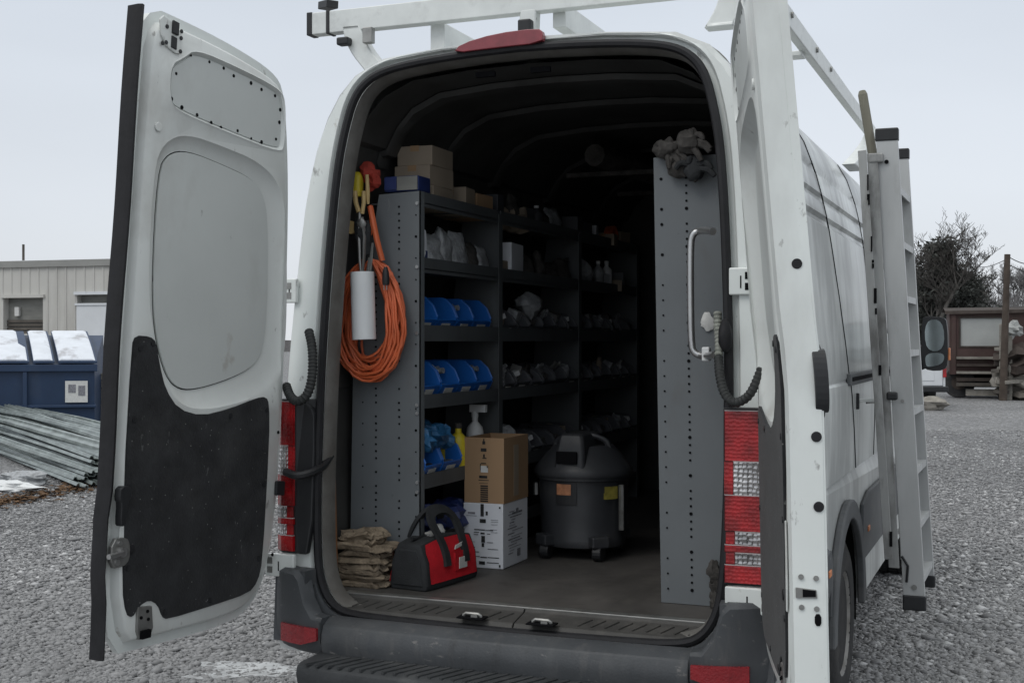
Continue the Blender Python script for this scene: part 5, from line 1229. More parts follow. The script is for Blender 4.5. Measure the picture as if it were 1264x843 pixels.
# dark gear hanging at the top of the right shelf
rnd=random.Random(9)
def lump(name,x,y,rad,m,label,cat,sd,Y=.34,amp=.3):
    c=onY(x,y,Y); b=MB(); b.blob(c,(rad[0]*.8,rad[1]*.8,rad[2]*.8),sd,.16,18,14,2.0)
    for k in range(5):
        a=-1.9+k*.55+rnd.uniform(-.2,.2)+sd*.5; dx,dz=math.cos(a),math.sin(a)*.8
        q0=c+Vector((dx*rad[0]*.5,-.01,dz*rad[2]*.5)); q1=q0+Vector((dx*.035,-.012,dz*.03-.008)); q2=q1+Vector((dx*.018,.0,-.022)); 
        ck=chaikin([tuple(q0),tuple(q1),tuple(q2)],2,False); b.tube(ck,[lerp(.0128,.008,i_/(len(ck)-1)) for i_ in range(len(ck))],8)
    o=b.build(name,m,None,tuple(c),smooth=True); return tag(o,label,cat)
lump('glove',824,184,(.06,.05,.042),'darkcloth','dark crumpled glove lying on top of the right shelf panel','glove',1)
lump('glove',850,176,(.05,.05,.055),'darkcloth','dark grimy glove piled highest at the right door pillar','glove',2,.32)
lump('glove',838,206,(.05,.035,.048),'darkcloth','dark glove hanging over the front of the right shelf panel','glove',3,.345)
lump('glove',857,208,(.042,.035,.05),'bagblack','black glove hanging next to the right door pillar','glove',4,.33)
# pale pieces stuck on the right panel near the handle
c=onY(873,398,.364); b=MB(); b.blob(c,(.022,.006,.028),3,.3); o=b.build('paper_scrap','label',None,tuple(c),smooth=True); tag(o,'pale paper scrap stuck on the right panel behind the grab handle','paper scrap')
# ================================================================ BACKGROUND LEFT: building, dumpster, strips
bl=thing('metal_building','long low building with weathered pale metal siding behind the dumpster','building',tuple(onZ(60,489)))
A=atD(-260,330,38); Bp=atD(150,323.8,34.5); 
e=(Bp-A); e.z=0; Lb=e.length; e=e.normalized(); nrm=Vector((e.y,-e.x,0))   # towards camera
if nrm.dot(Vector(CAM)-A)<0: nrm=-nrm
H=(A.z+Bp.z)/2
def BF(u,z,t): p=Vector((A.x,A.y,0))+e*u+nrm*t; return (p.x,p.y,z)
def u_of(x,y=400):
    q=ray(x,y); # intersect with facade
    den=q[0]*nrm.x+q[1]*nrm.y; t=((A.x-CAM[0])*nrm.x+(A.y-CAM[1])*nrm.y)/den
    p=Vector((CAM[0]+t*q[0],CAM[1]+t*q[1],CAM[2]+t*q[2])); return (p-Vector((A.x,A.y,p.z))).dot(e),p.z
wins=[((4,368),(53,412)),((95,364),(139,426))]
holes=[]
for (x0,y0),(x1,y1) in wins:
    u0,zt=u_of(x0,y0); u1,_=u_of(x1,y0); _,zb=u_of((x0+x1)/2,y1); holes.append((u0,u1,zb,zt))
b=MB(); b.sheet([(0,0),(Lb,0),(Lb,H),(0,H)],BF,0,[[(u0,zb),(u1,zb),(u1,zt),(u0,zt)] for u0,u1,zb,zt in holes])
# sides, back
b.add([BF(0,0,0),BF(0,0,-4),BF(0,H+.3,-4),BF(0,H,0)],[(0,1,2,3)]); b.add([BF(Lb,0,0),BF(Lb,0,-4),BF(Lb,H+.3,-4),BF(Lb,H,0)],[(0,1,2,3)]); b.add([BF(0,0,-4),BF(Lb,0,-4),BF(Lb,H+.3,-4),BF(0,H+.3,-4)],[(0,1,2,3)])
for u0,u1,zb,zt in holes:
    b.rings([[BF(u0,zb,t),BF(u1,zb,t),BF(u1,zt,t),BF(u0,zt,t)] for t in(0,-.25)],False)
b.build('wall','siding',bl)
b=MB(); k=0; u=.15
while u<Lb:
    segs=[(0,H)]
    for u0,u1,zb,zt in holes:
        if u0-.04<u<u1+.04: segs=[(0,zb),(zt,H)]
    for a,c in segs:
        if c-a>.05: b.add([BF(u-.035,a,.001),BF(u-.02,a,.022),BF(u+.02,a,.022),BF(u+.035,a,.001),BF(u-.035,c,.001),BF(u-.02,c,.022),BF(u+.02,c,.022),BF(u+.035,c,.001)],[(0,1,5,4),(1,2,6,5),(2,3,7,6)])
    u+=.30
o=b.build('siding_rib','siding',bl); o['kind']='stuff'
b=MB(); b.add([BF(-.2,H-.12,.08),BF(Lb+.2,H-.12,.08),BF(Lb+.2,H+.06,.10),BF(-.2,H+.06,.10),BF(Lb+.2,H+.35,-4.2),BF(-.2,H+.35,-4.2),BF(-.2,H-.12,.0),BF(Lb+.2,H-.12,.0)],[(0,1,2,3),(3,2,4,5),(0,6,7,1)]); b.build('roof','roofedge',bl)
u0,u1,zb,zt=holes[0]
b=MB(); b.sheet([(u0,zb),(u1,zb),(u1,zt),(u0,zt)],BF,-.22); w=b.build('window','greyboard',bl)
b=MB(); 
for i,z in enumerate(np.linspace(zb+.0,zb+(zt-zb)*.32,4)): b.prism([(u0+.02,z),(u1-.02,z),(u1-.02,z+.07),(u0+.02,z+.07)],BF,-.2,-.14)
b.build('plank','darkwood',w)
b=MB(); b.prism([(u0+.28,zb+.5),(u0+.42,zb+.5),(u0+.42,zt-.25),(u0+.28,zt-.25)],BF,-.2,-.12); b.build('pale_post','label',w)
b=MB(); b.prism([(u0-.06,zt),(u1+.06,zt),(u1+.06,zt+.09),(u0-.06,zt+.09)],BF,.0,.06); b.build('lintel','siding',bl)
u0,u1,zb,zt=holes[1]; hh=zt-zb
b=MB(); b.sheet([(u0,zb),(u1,zb),(u1,zt),(u0,zt)],BF,-.2); w=b.build('doorway','greyboard',bl)
b=MB(); b.prism([(u0+.02,zb),(u1+.5,zb),(u1+.5,zt-hh*.21),(u0+.02,zt-hh*.21)],BF,.0,.05); b.build('white_board','boardwhite',w)
b=MB(); b.prism([(u0-.06,zt),(u1+.5,zt),(u1+.5,zt+.08),(u0-.06,zt+.08)],BF,.0,.07); b.prism([(u0-.02,zt-hh*.21),(u1+.5,zt-hh*.21),(u1+.5,zt-hh*.17),(u0-.02,zt-hh*.17)],BF,.0,.08); b.build('lintel','boardwhite',bl)
b=MB(); b.prism([(u0+.15,0),(u1+.5,0),(u1+.5,zb-.03),(u0+.15,zb-.03)],BF,.003,.03); b.build('dark_opening','darkwood',bl)
b=MB(); p=BF(u_of(20)[0],H+.1,-.3); b.cyl(p,(p[0],p[1],H+.55),.035,n=8); b.build('vent_pipe','darkwood',bl)
# dumpster
dD=21.5
dr_=Vector((_r[0],_r[1],0)); dd_=Vector((_d[0],_d[1],0))
ex=(dr_+dd_*.22).normalized(); ey=Vector((-ex.y,ex.x,0))
p0=atD(119,530,dD); p0.z=0
def DF(u,v,z): q=p0-ex*u+ey*v; return Vector((q.x,q.y,z))
zf=atD(60,448,dD).z; zk=atD(60,411,dD+1.5).z
du=thing('dumpster','dark blue steel dumpster with snow-covered lids at the left','dumpster',tuple(p0))
def dbox(b,u0,u1,v0,v1,z0,z1): b.add([DF(u,v,z) for u in(u0,u1) for v in(v0,v1) for z in(z0,z1)],[(0,1,3,2),(4,6,7,5),(0,4,5,1),(2,3,7,6),(0,2,6,4),(1,5,7,3)])
Ld=3.6
b=MB(); b.add([DF(u,v,z) for u in(.03,Ld) for v,z in((0.05,.12),(1.5,.12),(1.5,zk-.04),(0.0,zf-.03))],[(0,1,2,3),(4,5,6,7),(0,1,5,4),(1,2,6,5),(2,3,7,6),(3,0,4,7)]); b.build('bin_body','dumpster',du,bev=.01)
b=MB(); dbox(b,-.02,Ld,-.06,.02,zf-.14,zf-.02); dbox(b,.0,Ld,-.03,.03,zf-.75,zf-.70); b.build('rim_beam','dumpster',du,bev=.01)
for u in(1.1,2.3):
    b=MB(); dbox(b,u,u+.07,-.045,.0,.15,zf-.14); b.build('side_rib','dumpster',du,bev=.01)
b=MB(); dbox(b,.35,Ld,.03,.1,.0,.12); dbox(b,.35,Ld,1.3,1.4,.0,.12); b.build('skid','dumpster',du)
b=MB(); us=[.16,.40]; dbox(b,.14,.50,-.012,.004,zf-.66,zf-.30); b.build('sticker','label',du)
b=MB(); dbox(b,.18,.29,-.016,-.011,zf-.55,zf-.38); dbox(b,.33,.45,-.016,-.011,zf-.50,zf-.36); b.build('sticker_print','paleink',du)
ls=[(-.02,.62),(.66,1.02),(1.06,1.66),(1.70,2.4),(2.44,3.2)]
for i,(a,c) in enumerate(ls):
    a+=.0
    b=MB(); N_=6
    top_=[];
    for k in range(N_+1):
        f=k/N_; z=lerp(zf-.0,zk,f)+.04*math.sin(PI*f)
        sk=.32*f
        top_.append([DF(a+sk,-.07+1.5*f,z),DF(c+sk-.02,-.07+1.5*f,z),DF(c+sk-.02,-.07+1.5*f,z+.03),DF(a+sk,-.07+1.5*f,z+.03)])
    b.rings(top_,True); ld=b.build('lid','dumpster',du)
    b=MB(); sn=[]
    for k in range(9):
        f=.02+.96*k/8; z=lerp(zf,zk,f)+.04*math.sin(PI*f)+.031; sk=.32*f
        h=.022+.012*noise.noise(Vector((i*3,k*.8,0))); ia=.03+.03*noise.noise(Vector((i*5,k,2)))+(.10 if i==2 and k>3 else 0)
        sn.append([DF(a+sk+ia,-.07+1.5*f,z),DF(a+sk+ia+.05,-.07+1.5*f,z+h),DF(c+sk-.07,-.07+1.5*f,z+h),DF(c+sk-.03,-.07+1.5*f,z)])
    b.rings(sn,True); b.build('snow_cover','snow',ld,smooth=True)
# galvanised strips: long loose pieces in a leaning pile, ends towards the camera's right
pe=onZ(88,606); 
ed=Vector((-math.sin(R(53.6)),math.cos(R(53.6)),0)); en=Vector((ed.y,-ed.x,0))   # across the pile
if en.dot(Vector(CAM)-pe)<0: en=-en
protoM=[]
for q in range(4):
    b=MB(); rnd=random.Random(30+q); w=.13+.03*(q%2); h=.032; P=[(-w/2,0),(-w/2+.012,h),(-w/4,h),(-w/4+.012,.006),(w/4-.012,.006),(w/4,h),(w/2-.012,h),(w/2,0),(w/2-.006,0),(w/2-.016,h-.007),(w/4+.006,h-.007),(w/4-.008,0),(-w/4+.008,0),(-w/4-.006,h-.007),(-w/2+.016,h-.007),(-w/2+.006,0)]
    N_=7; rr=[]
    for k in range(N_):
        f=k/(N_-1); sag=.03*math.sin(f*PI*1.3+q)+.01*rnd.uniform(-1,1); yy=.025*math.sin(f*5+q)
        rr.append([(f*11.0,x+yy,z+sag) for x,z in P])
    b.rings(rr,True); me=b.build('metal_strip','galv',None,(0,0,0)); protoM.append(me)
rnd=random.Random(17); ns=0
lv=10
for L_ in range(lv):
    z=.02+L_*.043
    half=.95-.055*L_
    nx=max(4,int(half*2/.16))
    for i in range(nx):
        off=-half+ (i+.5)*2*half/nx + rnd.uniform(-.03,.03)
        base=pe-en*1.0
        pos=base+en*off+ed*(rnd.uniform(-.25,.35)+.05*L_)
        o=protoM[ns%4].copy(); COL.objects.link(o); o.location=(pos.x,pos.y,z+rnd.uniform(-.012,.012)+.0)
        o.rotation_euler=(rnd.uniform(-.35,.35),-.001+rnd.uniform(-.006,.010),math.atan2(ed.y,ed.x)+rnd.uniform(-.035,.035))
        tag(o,'galvanised metal strip in the %s layer of the long pile beside the dumpster'%('bottom','second','third','fourth','fifth','sixth','seventh','eighth','ninth','topmost')[L_],'metal strip','galvanised strips in the pile'); ns+=1
for p in protoM: bpy.data.objects.remove(p)
# scraps at the foot of the pile
def lump2(name,x,y,rad,m,label,cat,sd):
    c=onZ(x,y); b=MB(); b.blob((c.x,c.y,rad[2]*.6),rad,sd,.35,14,10,2); o=b.build(name,m,None,(c.x,c.y,0),smooth=False); tag(o,label,cat); return o
lump2('plastic_sheet',14,606,(.35,.2,.06),'white','crumpled white plastic lying at the left foot of the strip pile','plastic sheet',3)
lump2('plastic_sheet',30,598,(.28,.2,.09),'bagclear','crumpled grey plastic sheet tucked under the strip pile','plastic sheet',5)
for i,(x,y) in enumerate(((0,622),(22,618),(45,611),(66,606))):
    pass
b=MB(); rnd=random.Random(8)
for i in range(420):
    f=rnd.random(); c=onZ(lerp(-20,112,f)+rnd.gauss(0,4),lerp(624,602,f)+rnd.gauss(0,4)); s=rnd.uniform(.02,.06); a=rnd.uniform(0,6.3); t=rnd.uniform(0,.03)
    b.add([(c.x+s*math.cos(a),c.y+s*math.sin(a),.006+t),(c.x+s*.5*math.cos(a+1.6),c.y+s*.5*math.sin(a+1.6),.012+t),(c.x-s*math.cos(a),c.y-s*math.sin(a),.008+t),(c.x+s*.5*math.cos(a-1.6),c.y+s*.5*math.sin(a-1.6),.02+t)],[(0,1,2,3)])
o=b.build('leaf_litter','leafbrown'); o['kind']='stuff'; o['label']='brown leaf litter along the foot of the strip pile'
# pallets stack by the dumpster
def pallet(c,rz,label):
    t=thing('pallet',label,'pallet',c,'grey pallets stacked beside the dumpster')
    T=Matrix.Translation(c)@Matrix.Rotation(rz,4,'Z')
    for i in range(6):
        b=MB(T); b.bx(-.6,.6,-.48+i*.18,-.39+i*.18,.115,.137); b.build('plank','greywood',t)
    for y in(-.45,0,.42):
        b=MB(T); b.bx(-.6,.6,y,y+.05,.0225,.1145); b.build('stringer','greywood',t)
    for i in range(3):
        b=MB(T); b.bx(-.6+i*.55,-.5+i*.55,-.48,.50,0,.022); b.build('bottom_board','greywood',t)
pc=onZ(138,526)
for i,l in enumerate(('bottom','second','third','fourth','fifth','sixth','seventh')):
    pallet((pc.x+random.uniform(-.05,.05),pc.y+random.uniform(-.05,.05),i*.1385),R(22)+random.uniform(-.08,.08),'grey wooden pallet, %s from the ground in the stack beside the dumpster'%l)
# ================================================================ BACKGROUND RIGHT
# old rusty wagon
wd=34.5
wp0=atD(1172,480,wd); wp0.z=0
wag=thing('old_truck','derelict rusty red box truck with a pale dusty window at the far right','truck',tuple(wp0))
wx=(dr_-dd_*.30).normalized(); wy=Vector((-wx.y,wx.x,0))
def WF(u,v,z): q=wp0+wx*u+wy*v; return Vector((q.x,q.y,z))
def wbox(b,u0,u1,v0,v1,z0,z1): b.add([WF(u,v,z) for u in(u0,u1) for v in(v0,v1) for z in(z0,z1)],[(0,1,3,2),(4,6,7,5),(0,4,5,1),(2,3,7,6),(0,2,6,4),(1,5,7,3)])
def px2u(x): return (x-1172)*wd/F
def py2z(y): return 1.53+(421.5-y)*wd/F
ut=px2u(1300)
wu0,wu1=px2u(1185),px2u(1236); wz0,wz1=py2z(427),py2z(393)
b=MB()
b.sheet([(0,py2z(462)),(ut,py2z(462)),(ut,py2z(383)),(0,py2z(385))],lambda u,z,t:tuple(WF(u,t,z)),0,[[(wu0,wz0),(wu1,wz0),(wu1,wz1),(wu0,wz1)]])
for (u_,) in((0,),(ut,)): b.add([WF(u_,0,py2z(462)),WF(u_,2.2,py2z(462)),WF(u_,2.2,py2z(384)),WF(u_,0,py2z(384))],[(0,1,2,3)])
b.add([WF(0,2.2,py2z(462)),WF(ut,2.2,py2z(462)),WF(ut,2.2,py2z(384)),WF(0,2.2,py2z(384))],[(0,1,2,3)]); b.add([WF(0,0,py2z(462)),WF(ut,0,py2z(462)),WF(ut,2.2,py2z(462)),WF(0,2.2,py2z(462))],[(0,1,2,3)])
b.build('box_body','rust',wag)
b=MB(); b.add([WF(-.12,-.12,py2z(388)),WF(ut+.1,-.12,py2z(386)),WF(ut+.1,-.10,py2z(382)),WF(-.12,-.10,py2z(384)),WF(ut+.1,1.1,py2z(378)),WF(-.12,1.1,py2z(379)),WF(ut+.1,2.3,py2z(384)),WF(-.12,2.3,py2z(384))],[(0,1,2,3),(3,2,4,5),(5,4,6,7)]); b.build('roof','rustdark',wag)
b=MB(); wbox(b,wu0-.005,wu1+.005,.02,.04,wz0-.005,wz1+.005); wn=b.build('window','dirtyglass',wag)
b=MB(); wbox(b,wu0-.05,wu0,-.02,.03,wz0-.05,wz1+.05);wbox(b,wu1,wu1+.05,-.02,.03,wz0-.05,wz1+.05);wbox(b,wu0,wu1,-.02,.03,wz1,wz1+.05);wbox(b,wu0,wu1,-.02,.03,wz0-.05,wz0); b.build('window_frame','rustdark',wn)
b=MB(); wbox(b,.05,.16,-.05,.0,py2z(462),py2z(386)); b.build('corner_post','rust',wag)
for y,h,m in((440,3,'greywood'),(449,3,'rustdark'),(458,3,'greywood'),(466,4,'rustdark'),(472,4,'darkwood')):
    b=MB(); wbox(b,px2u(1180),px2u(1240)+.2*(y%2),-.14,-.03,py2z(y+h),py2z(y)); b.build('side_plank',m,wag)
b=MB(); wbox(b,.1,ut,.3,2.0,py2z(478),py2z(463)); b.build('chassis','well',wag)
for u in(.25,2.4):
    b=MB(); c=WF(u,.25,.42); b.tube([c-wy*.12,c+wy*.12],.42,24); wl=b.build('wheel','tyre',wag,bev=.03); b=MB(); b.tube([c-wy*.14,c-wy*.1],.2,16); b.build('rim','rustdark',wl)
b=MB(); wbox(b,px2u(1191),px2u(1234),.0,.06,py2z(488),py2z(480)); b.build('pale_skirt','greywood',wag)
# clutter: lumber stack near the pole
for i,(x0,x1,y,dd,m,l) in enumerate(((1232,1275,431,.0,'greywood','long grey board lying highest on the lumber heap by the pole'),(1228,1270,458,-.3,'darkwood','dark plank halfway up the lumber heap by the pole'),(1236,1262,472,-.5,'greywood','short pale plank low in the lumber heap by the pole'),(1232,1275,484,-.2,'darkwood','dark beam at the bottom of the lumber heap by the pole'))):
    c0=atD(x0,y,wd-1+dd); c1=atD(x1,y-2,wd-.6+dd); b=MB(); b.bar(c0,c1,.3,.09); o=b.build('lumber_plank',m,None,(c0.x,c0.y,0),bev=.01); tag(o,l,'plank')
for i,(x,y,rad,m,l) in enumerate(((1246,465,(.5,.4,.30),'greywood','pale heap of broken lumber beside the utility pole'),(1255,444,(.5,.5,.35),'rustdark','dark rusted scrap heaped on the lumber by the pole'),(1258,484,(.6,.4,.22),'darkwood','dark scrap pile on the ground right of the utility pole'),(1250,408,(.25,.2,.2),'dirtyglass','pale scrap leaning on the truck beside the pole'))):
    c=atD(x,y,wd-1); b=MB(); b.blob(c,rad,i+3,.45,12,8,2.2); o=b.build('scrap_heap',m,None,(c.x,c.y,0)); tag(o,l,'scrap')
for x,y0,y1,l in((1237,400,492,'upright weathered post left of the utility pole'),(1246,415,470,'short upright post right of the utility pole')):
    c=atD(x,y1,wd-1.2); b=MB(); tz=atD(x,y0,wd-1.2).z; b.bx(c.x-.07,c.x+.07,c.y-.07,c.y+.07,0,tz); o=b.build('wooden_post','greywood',None,(c.x,c.y,0),bev=.01); tag(o,l,'post')
# utility pole and wires
pp=atD(1238,490,33); pt_=atD(1243.5,314,33)
ups=thing('utility_pole','dark wooden utility pole in front of the rusty truck','utility pole',(pp.x,pp.y,0))
b=MB(); b.cyl((pp.x,pp.y,0),tuple(pt_),.10,.075,12); b.build('pole','pole',ups,smooth=True)
for (x,y) ,yy in(((1195,322),320),((1300,312),316)):
    a=atD(1243,yy,33); c=atD(x,y,60 if x<1243 else 33); P=[a.lerp(c,f)-Vector((0,0,.5*math.sin(PI*f)*.5)) for f in np.linspace(0,1,12)]
    b=MB(); b.tube(P,.012,4); b.build('wire','black',ups)
b=MB(); P_=[atD(1243,326,33).lerp(atD(1300,352,33),f) for f in np.linspace(0,1,8)]; b.tube(P_,.012,4); b.build('wire','black',ups)
# white pickup
pd=29.5
q0=atD(1168,492,pd); q0.z=0
pk=thing('pickup_truck','white pickup truck seen from behind, beyond the van mirror','pickup truck',tuple(q0))
def PF(u,v,z): q=q0-dr_*u+dd_*v; return Vector((q.x,q.y,z))
def pbox(b,u0,u1,v0,v1,z0,z1): b.add([PF(u,v,z) for u in(u0,u1) for v in(v0,v1) for z in(z0,z1)],[(0,1,3,2),(4,6,7,5),(0,4,5,1),(2,3,7,6),(0,2,6,4),(1,5,7,3)])
b=MB(); pbox(b,0,.07,.03,5.2,.45,1.10);pbox(b,1.83,1.9,.03,5.2,.45,1.10);pbox(b,.07,1.83,.1,5.2,.45,.62);pbox(b,.07,1.83,1.9,5.2,.62,1.08); b.build('bed_body','pickup',pk,bev=.03)
b=MB(); pbox(b,.08,1.82,.0,.06,.50,1.08); tg=b.build('tailgate','pickup',pk,bev=.02)
b=MB(); pbox(b,.28,1.62,-.012,.0,.62,.98); b.build('tailgate_panel','pickup',tg,bev=.005)
b=MB(); pbox(b,-.005,.075,-.01,.05,.70,1.08); b.build('tail_light','red',pk,bev=.01)
b=MB(); pbox(b,1.825,1.905,-.01,.05,.70,1.08); b.build('tail_light','red',pk,bev=.01)
b=MB(); pbox(b,-.02,1.92,-.12,.04,.36,.49); b.build('bumper','black',pk,bev=.02)
b=MB(); b.add([PF(u,v,z) for u,v,z in((.08,2.0,1.09),(1.82,2.0,1.09),(1.82,4.1,1.09),(.08,4.1,1.09),(.20,2.25,1.72),(1.70,2.25,1.72),(1.70,3.5,1.72),(.20,3.5,1.72))],[(0,1,5,4),(1,2,6,5),(2,3,7,6),(3,0,4,7),(4,5,6,7)]); cb_=b.build('cab','pickup',pk,bev=.04)
b=MB(); b.add([PF(u,v,z) for u,v,z in((.30,2.02,1.20),(1.60,2.02,1.20),(1.55,2.20,1.62),(.35,2.20,1.62))],[(0,1,2,3)]); b.build('rear_window','glassdark',cb_)
for u in(.0,1.66):
    for v in(1.0,4.2):
        b=MB(); c=PF(u+.12,v,.36); b.tube([c-dr_*.11,c+dr_*.11],.36,24); b.build('wheel','tyre',pk,bev=.03)
b=MB(); c=PF(.05,-.35,.12); b.blob(c,(.5,.25,.14),4,.3); 
b=MB(); c=atD(1146,491,28.5); b.blob((c.x,c.y,.12),(.45,.25,.16),9,.4); o=b.build('debris_pile','greywood',None,(c.x,c.y,0)); tag(o,'low pale heap of debris on the ground behind the white pickup','debris')
# trees
def tree(base,h,label,group,m,seed,spread=.42,depth=5,r0=.16,lean=0,twig=.011,start=.22):
    rnd=random.Random(seed); t=thing('bare_tree',label,'tree',tuple(base),group)
    tb=MB(); cb=MB()
    def grow(p,d,L,r,lv):
        n=4 if lv<2 else 3; P=[p];q=p;dv=d.copy()
        for i in range(n):
            dv=(dv+Vector((rnd.gauss(0,.13),rnd.gauss(0,.13),.05+rnd.gauss(0,.06)))).normalized(); q=q+dv*(L/n); P.append(q)
        rr=[max(twig,lerp(r,r*.55,i/n)) for i in range(n+1)]
        (tb if lv==0 else cb).tube(P,rr,6 if lv==0 else 4 if lv<3 else 3,False)
        if lv>=depth: return
        kids={0:9,1:6,2:5,3:4}.get(lv,3)
        for k in range(kids):
            f=rnd.uniform(start if lv==0 else .2,1.0); idx=min(n-1,int(f*n)); pp_=P[idx].lerp(P[idx+1],f*n-idx)
            az=rnd.uniform(0,2*PI); side=Vector((math.cos(az),math.sin(az),rnd.uniform(.1,.95))).normalized()
            dn_=(dv*rnd.uniform(.35,.7)+side*rnd.uniform(.6,1.0)).normalized()
            grow(pp_,dn_,L*rnd.uniform(.42,.68)*(1 if lv else spread*2.0),max(twig,rr[idx]*.55),lv+1)
    grow(Vector(base),Vector((lean,0,1)).normalized(),h*.72,r0,0)
    tb.build('trunk',m,t,smooth=True); c=cb.build('branches',m,t); return t
bt=lambda x,dep: (lambda p:(p.x,p.y,0))(atD(x,480,dep))
tree(bt(1150,70),6.9,'tall bare tree rising above the van mirror','trees beyond the yard','bark',3,.40,5,.15,.05,.009)
tree(bt(1128,74),6.4,'bare tree half hidden by the ladder','trees beyond the yard','bark',5,.40,5,.14,0,.009)
tree(bt(1185,78),5.6,'bushy bare tree above the left end of the rusty truck','trees beyond the yard','bark',9,.42,5,.14,.05,.009)
tree(bt(1222,95),6.8,'thin bare tree just left of the utility pole','trees beyond the yard','farbark',11,.36,5,.12,0,.010)
tree(bt(1252,98),7.0,'thin bare tree just right of the utility pole','trees beyond the yard','farbark',14,.36,5,.12,0,.010)
tree(bt(1280,95),6.6,'thin bare tree at the right edge of the picture','trees beyond the yard','farbark',15,.36,5,.12,0,.010)
# dark evergreen inside the tree mass
def evergreen(base,h,w,label,seed,n=5200):
    rnd=random.Random(seed); t=thing('evergreen_tree',label,'tree',base,'trees beyond the yard'); B_=Vector(base)
    b=MB(); b.cyl(base,tuple(B_+Vector((0,0,h*.9))),.14,.03,8); b.build('trunk','bark',t)
    b=MB(); fo=MB()
    for i in range(130):
        f=rnd.random()**.8; z=h*(.12+.86*f); az=rnd.uniform(0,2*PI); L=w*(1-f*.78)*rnd.uniform(.35,1.25)
        d=Vector((math.cos(az),math.sin(az),rnd.uniform(.05,.45))).normalized(); p0_=B_+Vector((0,0,z)); p1=p0_+d*L
        b.tube([p0_,p0_.lerp(p1,.5)+Vector((0,0,.05)),p1],[.03,.02,.01],3,False)
        for k in range(int(n/130)):
            g_=rnd.uniform(.25,1.05); c=p0_.lerp(p1,g_)+Vector((rnd.gauss(0,.24),rnd.gauss(0,.24),rnd.gauss(0,.2))); s=rnd.uniform(.07,.18)
            a=Vector((rnd.gauss(0,1),rnd.gauss(0,1),rnd.gauss(0,.6))).normalized()*s; bb=Vector((rnd.gauss(0,1),rnd.gauss(0,1),rnd.gauss(0,1))).normalized()*s*.5
            fo.add([c-a,c+bb,c+a,c-bb],[(0,1,2,3)])
    b.build('branches','bark',t); fo.build('foliage','needle',t)
evergreen(bt(1160,72),7.2,3.0,'dark bushy evergreen behind the white pickup',3,12000)
evergreen(bt(1190,74),5.4,3.0,'lower dark evergreen left of the rusty truck',4,10000)
evergreen(bt(1136,75),5.0,2.6,'dark evergreen between the ladder and the mirror',6,8000)
# grey brush line at the far edge
rnd=random.Random(77); b=MB()
for i in range(7000):
    x=rnd.uniform(1095,1330); dep=rnd.uniform(84,112); p=atD(x,480,dep); p.z=0; h=rnd.uniform(1.8,5.2)*(1+.35*noise.noise(Vector((x*.03,0,0))))
    p1=p+Vector((rnd.gauss(0,.5),rnd.gauss(0,.5),h)); b.tube([p,p.lerp(p1,.5)+Vector((rnd.gauss(0,.15),0,0)),p1],[.03,.025,.012],3,False)
br=b.build('far_brush','farbark'); tag(br,'grey leafless brush along the far edge of the yard',None,None,'stuff')
bb_=MB()
# low hill behind the brush
P=[]
for i in range(41):
    x=lerp(-900,3200,i/40); q=atD(x,440,190); h=2.2+1.6*noise.noise(Vector((i*.35,0,3))); P.append((q.x,q.y,max(.4,h)))
bb_.rings([[(x,y,-.5) for x,y,z in P],[(x,y,z) for x,y,z in P],[(x*1.3-.3*CAM[0],y*1.3-.3*CAM[1],z*.8) for x,y,z in P]],False,False,False); hl_=bb_.build('hills','farbark',smooth=True); hl_['kind']='structure'
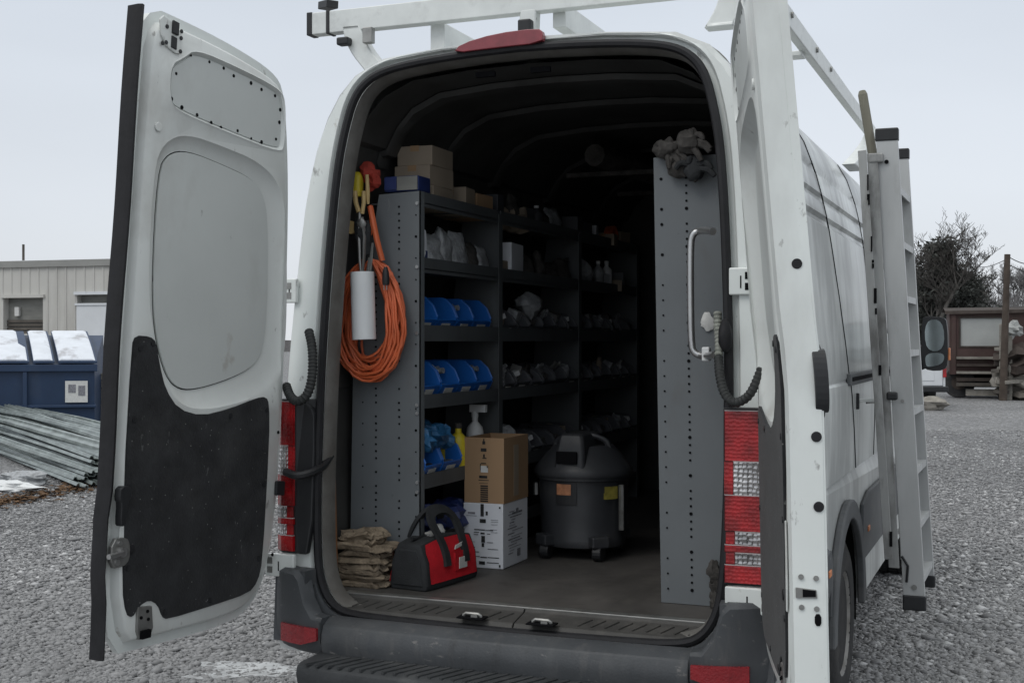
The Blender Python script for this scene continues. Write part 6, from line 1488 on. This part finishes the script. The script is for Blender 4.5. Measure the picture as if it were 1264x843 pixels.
# ================================================================ GRAVEL
rng=np.random.default_rng(5)
def scatter(n,xr,dr,size,name,label):
    # positions on the ground, given as bearing range (photo columns) and distance range, real metres
    k=(rng.uniform(xr[0],xr[1],n)-632)/F
    lo,hi=dr; dep=(lo**-1+(hi**-1-lo**-1)*rng.random(n))**-1
    X=CAM[0]+dep*(_d[0]+k*_r[0]); Y=CAM[1]+dep*(_d[1]+k*_r[1])
    s=size*np.exp(rng.normal(0,.38,n)); s=np.clip(s,.006,.040)
    base=np.array([(1,0,0),(0,1,0),(-1,0,0),(0,-1,0),(0,0,1),(0,0,-1)],float)
    fac=np.array([(0,1,4),(1,2,4),(2,3,4),(3,0,4),(1,0,5),(2,1,5),(3,2,5),(0,3,5)])
    V=base[None]*(1+rng.uniform(-.35,.35,(n,6,1)))+rng.uniform(-.25,.25,(n,6,3))
    V*=np.stack([s*1.5,s*.85,s*.5],1)[:,None,:]
    a=rng.uniform(0,6.283,n); c,sn=np.cos(a),np.sin(a)
    x=V[...,0]*c[:,None]-V[...,1]*sn[:,None]; y=V[...,0]*sn[:,None]+V[...,1]*c[:,None]; z=V[...,2]
    P=np.stack([x+X[:,None],y+Y[:,None],z+(s*.25)[:,None]],-1).reshape(-1,3)
    Fc=(fac[None]+6*np.arange(n)[:,None,None]).reshape(-1,3)
    me=bpy.data.meshes.new(name); me.vertices.add(len(P)); me.vertices.foreach_set('co',P.ravel()); me.loops.add(Fc.size); me.loops.foreach_set('vertex_index',Fc.ravel().astype(np.int32))
    me.polygons.add(len(Fc)); me.polygons.foreach_set('loop_start',np.arange(0,Fc.size,3,dtype=np.int32)); me.polygons.foreach_set('loop_total',np.full(len(Fc),3,dtype=np.int32))
    patch=.5+.25*np.sin(X*.9+1.3*np.sin(Y*.5))+.25*np.sin(Y*1.3+X*.35+2*np.sin(X*.6)); tone=np.repeat(np.clip(rng.beta(1.6,2.2,n)*(.72+.55*patch),0,1),8).astype(np.float32)
    at=me.attributes.new('tone','FLOAT','FACE'); at.data.foreach_set('value',tone)
    me.update(); me.validate(); me.materials.append(M['stone']); o=bpy.data.objects.new(name,me); COL.objects.link(o); tag(o,label,None,None,'stuff')
scatter(95000,(-60,470),(5.2,15),.0102,'gravel','grey crushed gravel left of the van')
scatter(110000,(960,1330),(4.6,22),.0108,'gravel','grey crushed gravel on the right of the van')
# thin snow patch left of the step
pc=onZ(318,829); P=[]
for k in range(26):
    a=2*PI*k/26; r=1+.4*noise.noise(Vector((math.cos(a)*1.5,math.sin(a)*1.5,4))); r*=1+.35*math.sin(3*a+1)+.2*math.sin(5*a); P.append((pc.x+math.cos(a)*.30*r,pc.y+math.sin(a)*.16*r+.45*math.cos(a)*.16))
b=MB(); b.prism(P,lambda x,y,t:(x,y,t),.003,.010); o=b.build('snow_patch','slush'); o['kind']='stuff'; o['label']='thin patch of old snow on the gravel by the step'
